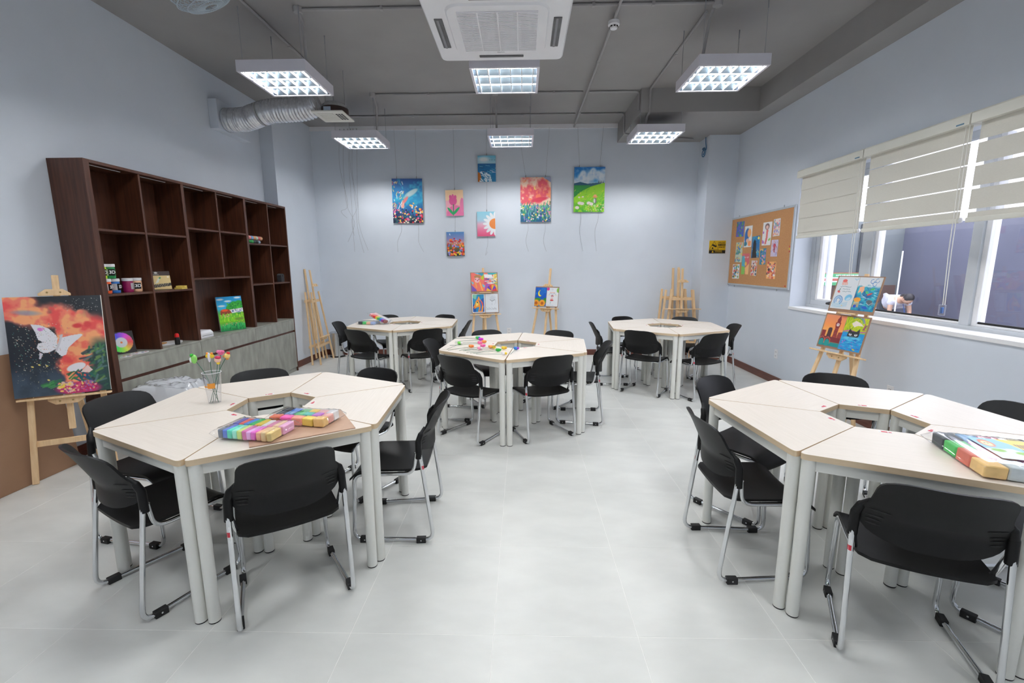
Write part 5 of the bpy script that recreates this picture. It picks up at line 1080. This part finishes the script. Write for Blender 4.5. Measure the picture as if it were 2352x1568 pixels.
m = MB(); Mt = Matrix.Translation((-.050, -.0055, .018)) @ Matrix.Rotation(rad(25), 4, 'Y'); m.box(-.036, .036, -.0012, .0015, -.010, .010, M=Mt); m.box(-.030, .034, -.0012, .0015, .013, .017, M=Mt); m.add([(-.085, -.0056, -.028), (-.060, -.0056, -.028), (-.060, -.0056, -.020), (-.070, -.0056, -.005), (-.078, -.0056, -.005), (-.085, -.0056, -.020)], [(0, 1, 2, 3, 4, 5)]); m.build('camera_symbol', ck, sg, smooth=False)
TX = Matrix.Rotation(PI / 2, 4, 'X')
text_mesh('KHU VỰC', .024, 'lettering', ck, sg, Matrix.Translation((.066, -.0045, .068)) @ TX, bold=.0006)
m = MB(); m.box(.008, .122, -.0055, -.004, .016, .048); m.build('black_band', ck, sg, smooth=False); text_mesh('CÓ CAMERA', .022, 'lettering', cy_, sg, Matrix.Translation((.065, -.006, .031)) @ TX, bold=.0004)
text_mesh('GIÁM SÁT', .024, 'lettering', ck, sg, Matrix.Translation((.066, -.0045, -.005)) @ TX, bold=.0006)
text_mesh('WARNING', .022, 'lettering', cy_, sg, Matrix.Translation((.02, -.006, -.064)) @ TX, bold=.0006); text_mesh('CCTV IN OPERATION', .012, 'lettering', cy_, sg, Matrix.Translation((.02, -.006, -.084)) @ TX)
tri(-.068, -.075, .021, .0209, cy_, -.0062, 'small_triangle')
# sockets
def socket(loc, yaw, label):
    t = thing('wall_socket', label, 'socket', None and loc or (0, 0, 0), 0, 'white wall sockets', M=lean_frame(loc, yaw, 0))
    m = MB(); m.box(-.036, .036, -.008, 0, -.058, .058); m.build('plate', M_white, t, smooth=False, bevel=.003)
    for z in (.025, -.025):
        for x in (-.008, .008): m = MB(); m.box(x - .002, x + .002, -.0086, -.008, z - .006, z + .006); m.build('slot', M_slit, t, smooth=False)
socket((XR, 5.745, .385), rad(-90), 'white double socket low on the window wall below the cork board'); socket((XR, 3.93, .40), rad(-90), 'white socket on the window wall behind the window easel'); socket((-.229, YB, .405), 0, 'white socket on the back wall between the two easels')
# ================================================================== blinds
def blind(y1, y0, zb, slit, label):
    t = thing('roller_blind', label, 'blind', (XR, (y0 + y1) / 2, 0), 0, 'zebra roller blinds'); yc = (y0 + y1) / 2; a, b = y0 - yc + .003, y1 - yc - .003
    m = MB(); P = [(-.105, 2.472), (-.105, 2.540), (-.095, 2.552), (-.002, 2.552), (-.002, 2.472)]
    n = 5; m.add([(x, a, z) for x, z in P] + [(x, b, z) for x, z in P], [tuple(range(n)), tuple(range(2 * n - 1, n - 1, -1))] + [(i, (i + 1) % n, n + (i + 1) % n, n + i) for i in range(n)]); m.build('head_rail', M_rail, t, smooth=False)
    m = MB(); m.box(-.106, -.1045, a + .04, a + .10, 2.482, 2.492); m.build('maker_label', cm(90, 130, 160), t, smooth=False)
    fa_, fb = a + .012, b - .036; z = 2.475; k = 0; zz = [2.475, 2.358, 2.204, 2.048, 1.890]
    for k in range(5):
        top = zz[k] - (slit if k else 0); bot = zz[k + 1] if k < 4 else zb + .035
        m = MB(); m.box(-.062, -.060, fa_, fb, bot, top); m.build('fabric_band', M_blind, t, smooth=False)
        if k < 4 and slit > .002: m = MB(); m.box(-.0615, -.0605, fa_, fb, bot - slit, bot); m.build('sheer_band', M_sheer, t, smooth=False)
        if slit <= .002 and k < 4: m = MB(); m.box(-.066, -.0645, fa_, fb, bot - .03, bot + .04); m.build('fabric_fold', M_blind, t, smooth=False)
    m = MB(); m.box(-.074, -.050, fa_ - .004, fb + .004, zb, zb + .035); br = m.build('bottom_rail', M_rail, t, smooth=False, bevel=.006)
    m = MB(); m.sph((-.062, fa_ - .012, zb + .02), .014, .016, .020, 10, 8); m.build('end_cap', M_white, t)
    for dx, dy in ((-.095, .0), (-.080, .012)):
        m = MB(); m.tube([(dx, fa_ + .02 - dy, 2.475), (dx, fa_ + .008 - dy * .5, 1.6), (dx + .004, fa_ - .006, 1.208)], .0028, 6); m.build('cord', M_rail, t)
    m = MB(); m.box(-.100, -.084, fa_ - .032, fa_ + .018, 1.130, 1.208); cw = m.build('cord_weight', M_cup, t, smooth=False, bevel=.003); m = MB(); m.box(-.096, -.088, fa_ - .016, fa_ + .002, 1.145, 1.19); m.build('weight_core', cm(60, 110, 180), cw, smooth=False)
    return t
M_sheer = clear('sheer_fabric', (.95, .95, .96, 1), .1, .6, 1.2, milky=.25)
blind(5.48, 4.462, 1.80, .001, 'cream zebra blind with closed bands, nearest the cork board'); blind(4.458, 3.452, 1.80, .008, 'cream zebra blind with thin light slits between the other blinds'); blind(3.448, 2.44, 1.80, .021, 'cream zebra blind with the widest light slits')
# ================================================================== steel bin
t = thing('waste_bin', 'shiny stainless steel pedal bin in the back corner', 'bin', (-3.13, 7.475, 0), 1.2)
m = MB(); m.lathe([(.112, .02), (.112, .385)], n=32); m.build('body', M_inox, t); m = MB(); m.lathe([(.118, 0), (.118, .02), (.112, .022)], n=32); m.build('base', M_rubber, t)
m = MB(); m.lathe([(.114, .385), (.115, .395), (.113, .41), (.09, .424), (0, .43)], n=32, caps=False); m.build('lid', M_inox, t); m = MB(); m.box(-.03, .03, -.145, -.11, .008, .018); m.build('pedal', M_rubber, t, smooth=False)
# ================================================================== hardboard, clay packs
PAL1 = [(110, 118, 130), (92, 122, 206), (90, 214, 186), (150, 232, 210), (204, 240, 130), (206, 110, 166), (230, 176, 240), (250, 110, 206), (255, 176, 140), (255, 200, 150), (255, 230, 140), (255, 214, 150)]
PAL2 = [(70, 74, 80), (110, 110, 190), (226, 100, 90), (80, 140, 220), (70, 190, 110), (255, 206, 90), (250, 250, 250), (255, 150, 186), (255, 196, 160), (255, 170, 210), (246, 248, 252), (236, 140, 110)]
def clay_pack(label, loc, rz, L, Wd, rows, card=False, tilt=None, hz=.036):
    """a clear bag of soft clay bricks in rows; origin under its middle"""
    Mx = Matrix.Translation(loc) @ Matrix.Rotation(rz, 4, 'Z')
    if tilt: Mx = Mx @ tilt
    t = thing('clay_pack', label, 'modelling clay', M=Mx, group='packs of modelling clay'); nr = len(rows); R = random.Random(int(abs(loc[0]) * 1000))
    for j, pal in enumerate(rows):
        n = len(pal); w = L / n; d = Wd / nr
        for i, c in enumerate(pal):
            m = MB(); x = -L / 2 + (i + .5) * w; y = -Wd / 2 + (j + .5) * d; ww, dd, hh = w * .47, d * .46, hz * (.9 + .14 * R.random()); e = min(ww, dd) * .35
            m.box(-ww, ww, -dd, dd, -hh / 2, hh / 2, M=Matrix.Translation((x, y, hz / 2 + .002)) @ Matrix.Rotation(R.uniform(-.10, .10), 4, 'Z') @ Matrix.Rotation(R.uniform(-.07, .07), 4, 'Y')); m.build('clay_brick', cm(*[min(255, int(q * 1.06 + 12)) for q in c], .5), t, smooth=True, ang=70, bevel=.005, bseg=2)
    # film wrapped over the bricks, wrinkled, with flattened seam ends
    G = []; nu, nv = 30, 18
    for i in range(nu + 1):
        u = i / nu; x = -L / 2 - .035 + u * (L + .07); row = []
        endf = max(0, min(1, min(u, 1 - u) / .10))
        for k in range(nv):
            a = 2 * PI * k / nv; cx, cz = math.cos(a), math.sin(a); y = (Wd / 2 + .006) * math.copysign(abs(cx) ** .35, cx); z = (hz / 2 + .0045) * math.copysign(abs(cz) ** .35, cz) * (.12 + .88 * endf)
            row.append((x, y + R.uniform(-.0015, .0015), max(.0006, hz / 2 + .004 + z + (R.uniform(-.0022, .0022) if cz > -.2 else 0))))
        row.append(row[0]); G.append(row)
    m = MB(); vs = [p for r in G for p in r[:-1]]; fs = []
    for i in range(nu):
        for k in range(nv): fs.append((i * nv + k, i * nv + (k + 1) % nv, (i + 1) * nv + (k + 1) % nv, (i + 1) * nv + k))
    fs += [tuple(range(nv)), tuple(nu * nv + k for k in range(nv - 1, -1, -1))]
    m.add(vs, fs); m.build('bag_film', M_film, t, ang=70)
    if card:
        a = Art(60, 40, (150, 206, 236), 33); a.poly([(.45, 0), (1, 0), (1, .9), (.72, .6), (.6, .2)], (246, 214, 90)); a.ell(.2, .28, .12, .12, (240, 130, 90), 0, .2); a.ell(.2, .30, .085, .085, (250, 226, 180), 0, .2); a.ell(.17, .28, .012, .014, (60, 50, 50)); a.ell(.23, .28, .012, .014, (60, 50, 50)); a.poly([(0, .55), (.5, .5), (.75, .85), (.75, 1), (0, 1)], (226, 240, 250)); a.ell(.2, .62, .12, .05, (140, 196, 60)); a.ell(.55, .7, .12, .05, (150, 200, 70))
        for k in range(5): a.line([(.7 + .05 * k, .25), (.72 + .05 * k, .4)], .016, (120, 90, 60)); a.line([(.68 + .05 * k, .5), (.72 + .05 * k, .6)], .014, (120, 90, 60))
        c = canvas('header_card', a, L * .62, Wd * .62, .001, Matrix.Identity(4), M_print, 'x', 'x'); 
        for key in ('label', 'category'): del c[key]
        c.parent = t; c.matrix_local = Matrix.Translation((.03, -Wd * .30, hz + .0105)) @ Matrix.Rotation(-PI / 2, 4, 'X')
    return t
m = MB(); m.box(-.22, .22, -.165, .165, 0, .005); o = m.build('hardboard_sheet', M_hard, smooth=False, bevel=.001); o.matrix_world = Matrix.Translation((-1.070, 2.065, .7505)) @ Matrix.Rotation(rad(33), 4, 'Z'); tag(o, 'brown hardboard sheet under the clay packs on the front table', 'board')
clay_pack('rainbow clay pack lying across the hardboard edge, nearest the table edge', (-1.215, 1.955, .756), rad(-10), .27, .17, [PAL1[:10] + [(250, 200, 130)], PAL2[1:10]], hz=.042)
clay_pack('rainbow clay pack lying in the middle of the hardboard with a white label', (-1.075, 2.125, .756), rad(-8), .29, .145, [[(214, 110, 80), (236, 90, 170), (246, 150, 130), (252, 200, 90), (250, 190, 120)], [(70, 76, 84), (110, 150, 200), (100, 196, 130), (90, 190, 180), (190, 110, 210), (248, 170, 160)], [(60, 64, 70), (60, 110, 200), (90, 180, 110), (250, 190, 80), (250, 170, 170), (240, 236, 240)]], hz=.042)
clay_pack('clay pack with a printed animal card on the window table group', (1.845, 1.690, .751), rad(-18), .29, .36, [[(252, 190, 120), (196, 206, 210), (226, 110, 190), (252, 170, 130)], [(214, 110, 90), (240, 150, 130), (220, 160, 210), (180, 220, 140)], [(70, 190, 90), (200, 90, 180), (110, 140, 210), (240, 150, 90)], [(60, 66, 72), (90, 160, 210), (230, 120, 140), (250, 210, 120)]], card=True, hz=.05)
clay_pack('small clay pack lying flat under another on the hexagon near the bin', (-2.03, 5.93, .751), rad(-14), .24, .16, [[(60, 64, 72), (80, 200, 110), (250, 180, 150), (160, 180, 220)], [(90, 96, 104), (200, 220, 120), (240, 160, 140), (180, 190, 210)]], hz=.034)
clay_pack('rainbow clay pack tilted on top of another on the hexagon near the bin', (-1.895, 5.955, .812), rad(-16), .25, .15, [[(250, 160, 170), (250, 120, 110), (226, 50, 60), (250, 210, 60), (60, 170, 90), (50, 110, 200), (150, 60, 150), (130, 70, 60)], [(250, 190, 190), (250, 210, 200), (236, 236, 240), (220, 226, 236)]], tilt=Matrix.Rotation(rad(22), 4, 'Y'), hz=.034)
# ================================================================== clay flowers: on sticks in a cup, and strewn on the middle hexagon
def clay_flower(label, base, tip, blobs, group, via=None):
    """a green stick with a small modelled head; blobs = list of (offset, radii, colour)"""
    t = thing('clay_flower', label, 'clay flower', base, 0, group); b = Vector(base); d = Vector(tip) - b
    m = MB(); m.tube([(0, 0, 0), d] if via is None else spline([(0, 0, 0), Vector(via) - b, d], 6), .0016, 6); m.build('stick', M_stem, t)
    for off, rr, c in blobs:
        m = MB(); m.sph(d + Vector(off), *rr, 12, 8); m.build('petal_head', cm(*c, .5), t)
    return t
cupx, cupy = -1.746, 2.446
cp = thing('clear_cup', 'clear plastic cup with an orange print standing on the front table', 'cup', (cupx, cupy, .7506))
m = MB(); m.lathe([(.029, 0), (.031, .002), (.046, .172), (.0475, .175), (.0475, .178), (.045, .178), (.030, .004), (0, .004)], n=32, caps=False); m.build('cup_wall', M_cup, cp)
m = MB(); m.tube([(.0470 * math.cos(2 * PI * k / 32), .0470 * math.sin(2 * PI * k / 32), .178) for k in range(32)], .0016, 6, True); m.build('rim', M_white, cp)
m = MB(); m.shell([[((.0312 + z * .085) * math.cos(rad(a)), (.0312 + z * .085) * math.sin(rad(a)), z) for a in range(-95, -40, 9)] for z in (.092, .122)], (0, 0, .0001)); m.build('orange_print', cm(244, 160, 50), cp); m = MB(); m.shell([[((.0312 + z * .085) * math.cos(rad(a)), (.0312 + z * .085) * math.sin(rad(a)), z) for a in range(-140, -94, 9)] for z in (.098, .106)], (0, 0, .0001)); m.build('orange_print', cm(244, 160, 50), cp)
F5 = [((-1.832, 2.44, 1.005), (.026, -.006), 'green parrot-like clay head', [((0, 0, 0), (.016, .014, .026), (150, 226, 110)), ((-.008, -.004, .022), (.010, .009, .010), (40, 170, 40)), ((-.014, -.008, -.004), (.006, .006, .016), (236, 236, 236))]),
      ((-1.762, 2.47, 1.016), (.010, .014), 'yellow flower head with white middle', [((0, 0, 0), (.026, .012, .014), (250, 214, 50)), ((.002, -.010, -.006), (.007, .008, .028), (236, 232, 244)), ((-.014, 0, .014), (.007, .006, .008), (246, 150, 60)), ((.012, 0, .014), (.007, .006, .008), (246, 150, 60))]),
      ((-1.697, 2.47, 1.036), (-.006, .010), 'pink ruffled clay flower head', [((0, 0, 0), (.017, .015, .015), (244, 120, 170)), ((-.012, -.004, .006), (.010, .010, .010), (248, 140, 186)), ((.012, -.002, .004), (.010, .010, .010), (240, 110, 160))]),
      ((-1.692, 2.43, 1.004), (-.004, -.012), 'peach face clay head with red cap', [((0, 0, 0), (.018, .016, .017), (250, 204, 180)), ((.004, -.002, .012), (.016, .014, .010), (206, 40, 90)), ((.002, 0, -.018), (.009, .009, .010), (248, 216, 60))]),
      ((-1.650, 2.45, 1.022), (-.024, -.002), 'yellow chick clay head with red comb', [((0, 0, 0), (.016, .015, .016), (250, 216, 130)), ((.008, 0, .015), (.011, .007, .008), (220, 40, 40)), ((-.013, -.008, -.002), (.005, .006, .004), (244, 150, 50)), ((0, 0, -.016), (.008, .008, .007), (244, 160, 60))])]
for tip, off, nm, bl in F5:
    dx, dy = tip[0] - cupx, tip[1] - cupy; q = min(1, .036 / max(.001, math.hypot(dx, dy)))
    clay_flower(nm + ' on a green stick in the clear cup', (cupx + off[0], cupy + off[1], .756), tip, bl, 'clay flowers in the cup', (cupx + dx * q, cupy + dy * q, .92))
G_, B_, MG, PK, OR, YL, WH, BK, PU, RD = (50, 190, 80), (40, 130, 220), (214, 40, 200), (250, 110, 170), (250, 150, 70), (250, 214, 60), (240, 236, 240), (30, 30, 30), (170, 80, 220), (220, 50, 60)
zT = .7525
F14 = [((-.734, 4.726), (-.466, 4.656), G_, B_, 'green and blue'), ((-.681, 4.515), (-.426, 4.565), MG, MG, 'magenta'), ((-.672, 4.426), (-.382, 4.413), OR, OR, 'small orange'), ((-.695, 4.088), (-.608, 4.327), (130, 230, 90), WH, 'pale green and white'), ((-.701, 4.294), (-.416, 4.350), PK, PK, 'upright pink'), ((-.677, 4.047), (-.480, 4.158), OR, (250, 120, 40), 'orange'),
       ((-.573, 4.035), (-.374, 4.189), PK, (250, 90, 190), 'wide pink'), ((-.536, 4.019), (-.388, 4.052), (250, 150, 190), WH, 'light pink and white'), ((-.525, 4.040), (-.295, 4.132), (250, 170, 90), OR, 'tiny orange bud'), ((-.497, 3.947), (-.262, 4.098), YL, BK, 'yellow and black striped'), ((-.46, 3.915), (-.169, 4.073), YL, (240, 180, 40), 'yellow'), ((-.430, 3.901), (-.217, 3.970), (40, 180, 70), G_, 'dark green'), ((-.405, 3.871), (-.159, 3.806), WH, YL, 'white and yellow'), ((-.105, 3.862), (-.058, 4.048), B_, PU, 'blue and purple')]
for k, (tl, hd, c1, c2, nm) in enumerate(F14):
    bl = [((0, 0, .006), (.023, .017, .015), c1), ((.016, -.006, .008), (.013, .012, .012), c2), ((-.012, .004, .010), (.011, .010, .011), c1)]
    if nm.startswith('yellow and black'): bl = [((0, 0, .008), (.020, .015, .016), YL), ((-.006, 0, .010), (.005, .0155, .0165), BK), ((.008, 0, .010), (.005, .0145, .0160), BK)]
    clay_flower(nm + ' clay flower lying on the middle hexagon', (tl[0], tl[1], zT), (hd[0], hd[1], zT + .011), bl, 'clay flowers strewn on the table')
# ================================================================== person outside the window, bending forward with a stick
def person():
    pe = thing('person', 'person in white T-shirt and dark trousers bending forward outside the window', 'person', (6.6, 8.27, 0), rad(0)); pe.scale = (.86, .86, .86)
    def skin(name, verts, edges, rads, mat, root=0, sub=2):
        me = bpy.data.meshes.new(name); me.from_pydata(verts, edges, []); o = bpy.data.objects.new(name, me); COL.objects.link(o); o.parent = pe
        me.materials.append(mat); sk = o.modifiers.new('skin', 'SKIN'); sk.use_smooth_shade = True
        for i, r in enumerate(rads): me.skin_vertices[0].data[i].radius = r if isinstance(r, tuple) else (r, r)
        me.skin_vertices[0].data[root].use_root = True
        ss = o.modifiers.new('smooth', 'SUBSURF'); ss.levels = sub; ss.render_levels = sub
        return o
    SK = cm(224, 178, 150, .5)
    # local axes: -y is the way she bends; hip height .86
    V = [(0, .16, .88), (0, .02, .96), (0, -.12, 1.02), (0, -.20, 1.04), (0, -.27, 1.05), (0, -.36, 1.06),          # pelvis..head
         (.17, -.19, 1.00), (.20, -.22, .78), (.12, -.30, .60), (-.17, -.19, 1.00), (-.19, -.20, .80), (-.10, -.22, .66),
         (.09, .18, .78), (.10, .14, .45), (.10, .20, .08), (.10, .10, .04), (-.09, .18, .78), (-.10, .20, .45), (-.10, .26, .08), (-.10, .16, .04)]
    E_ = [(0, 1), (1, 2), (2, 3), (3, 4), (4, 5), (3, 6), (6, 7), (7, 8), (3, 9), (9, 10), (10, 11), (0, 12), (12, 13), (13, 14), (14, 15), (0, 16), (16, 17), (17, 18), (18, 19)]
    Rr = [(.13, .11), (.13, .10), (.15, .11), (.12, .09), .052, .085, .052, .040, .030, .052, .040, .030, .085, .058, .042, .04, .085, .058, .042, .04]
    skin('body', V, E_, Rr, SK)
    skin('t_shirt', [(0, .08, .93), (0, .02, .96), (0, -.12, 1.02), (0, -.20, 1.045), (.17, -.19, 1.0), (.19, -.21, .90), (-.17, -.19, 1.0), (-.19, -.17, .90)], [(0, 1), (1, 2), (2, 3), (3, 4), (4, 5), (3, 6), (6, 7)], [(.20, .175), (.195, .17), (.19, .155), (.15, .12), .075, .068, .075, .068], cm(226, 224, 234, .8))
    skin('trousers', [(0, .17, .88), (.09, .19, .77), (.10, .14, .45), (.10, .20, .10), (-.09, .19, .77), (-.10, .20, .45), (-.10, .26, .10), (0, .06, .90)], [(0, 1), (1, 2), (2, 3), (0, 4), (4, 5), (5, 6), (0, 7)], [(.22, .20), .16, .095, .07, .16, .095, .07, (.20, .18)], cm(66, 72, 82, .8))
    # head with face and hair
    Hm = Matrix.Translation((0, -.385, 1.055)) @ Matrix.Rotation(rad(70), 4, 'X')
    m = MB(); m.sph((0, 0, 0), .074, .092, .108, 18, 14, M=Hm.to_3x3().to_4x4()); o = m.build('head', SK, pe); o.location = Hm.translation
    m = MB(); R3 = Hm.to_3x3().to_4x4()
    for s in (-1, 1): m.sph(R3 @ Vector((s * .028, -.086, .006)), .009, .005, .006, 8, 6)
    e = m.build('eyes', M_black, pe); e.location = Hm.translation
    m = MB(); m.sph(R3 @ Vector((0, -.094, -.018)), .011, .016, .018, 8, 6); m.sph(R3 @ Vector((0, -.082, -.052)), .022, .008, .006, 8, 6)
    for s in (-1, 1): m.sph(R3 @ Vector((s * .074, .0, -.01)), .010, .018, .026, 8, 6)
    e = m.build('facial_features', cm(214, 160, 134, .5), pe); e.location = Hm.translation
    m = MB(); m.sph(R3 @ Vector((0, .018, .022)), .082, .092, .104, 18, 12, M=R3); m.sph((0, .09, .07), .040, .075, .035, 12, 8); m.tube([(0, .11, .075), (0, .17, .05), (0, .20, -.01)], [.03, .026, .008], 8); e = m.build('hair', cm(40, 34, 38, .4), pe); e.location = Hm.translation
    # hands: palm and five bent fingers
    for hx, hy, hz, fx in ((.115, -.315, .575, -1), (-.095, -.225, .635, -1)):
        vv = [(hx, hy + .01, hz + .02), (hx, hy - .02, hz - .03)]; ee = [(0, 1)]; rr = [.026, .030]
        for i in range(4):
            b = len(vv); dx = (i - 1.5) * .017; ln = (.9, 1.05, 1.0, .8)[i]; vv += [(hx + dx, hy - .035, hz - .05), (hx + dx, hy - .060 * ln, hz - .070), (hx + dx, hy - .050 * ln, hz - .095)]; ee += [(1, b), (b, b + 1), (b + 1, b + 2)]; rr += [.0095, .0085, .0075]
        b = len(vv); vv += [(hx + fx * .035, hy - .02, hz - .01), (hx + fx * .045, hy - .045, hz - .035)]; ee += [(0, b), (b, b + 1)]; rr += [.010, .0085]
        skin('hand', vv, ee, rr, SK, 0, 1)
    m = MB(); m.tube([(.03, -.24, .97), (.04, -.29, .80), (.03, -.30, .72)], .006, 6); m.build('lanyard', cm(50, 100, 180), pe); m = MB(); m.box(-.01, .07, -.305, -.300, .62, .72); m.build('badge', M_paperw, pe, smooth=False)
    return pe
person()
m = MB(); m.cyl((0, 0, 0), (0.02, .02, 1.72), .011, n=10); o = m.build('white_stick', M_winw); o.location = (6.42, 7.96, 0); tag(o, 'white upright stick outside the window beside the bending person', 'stick')
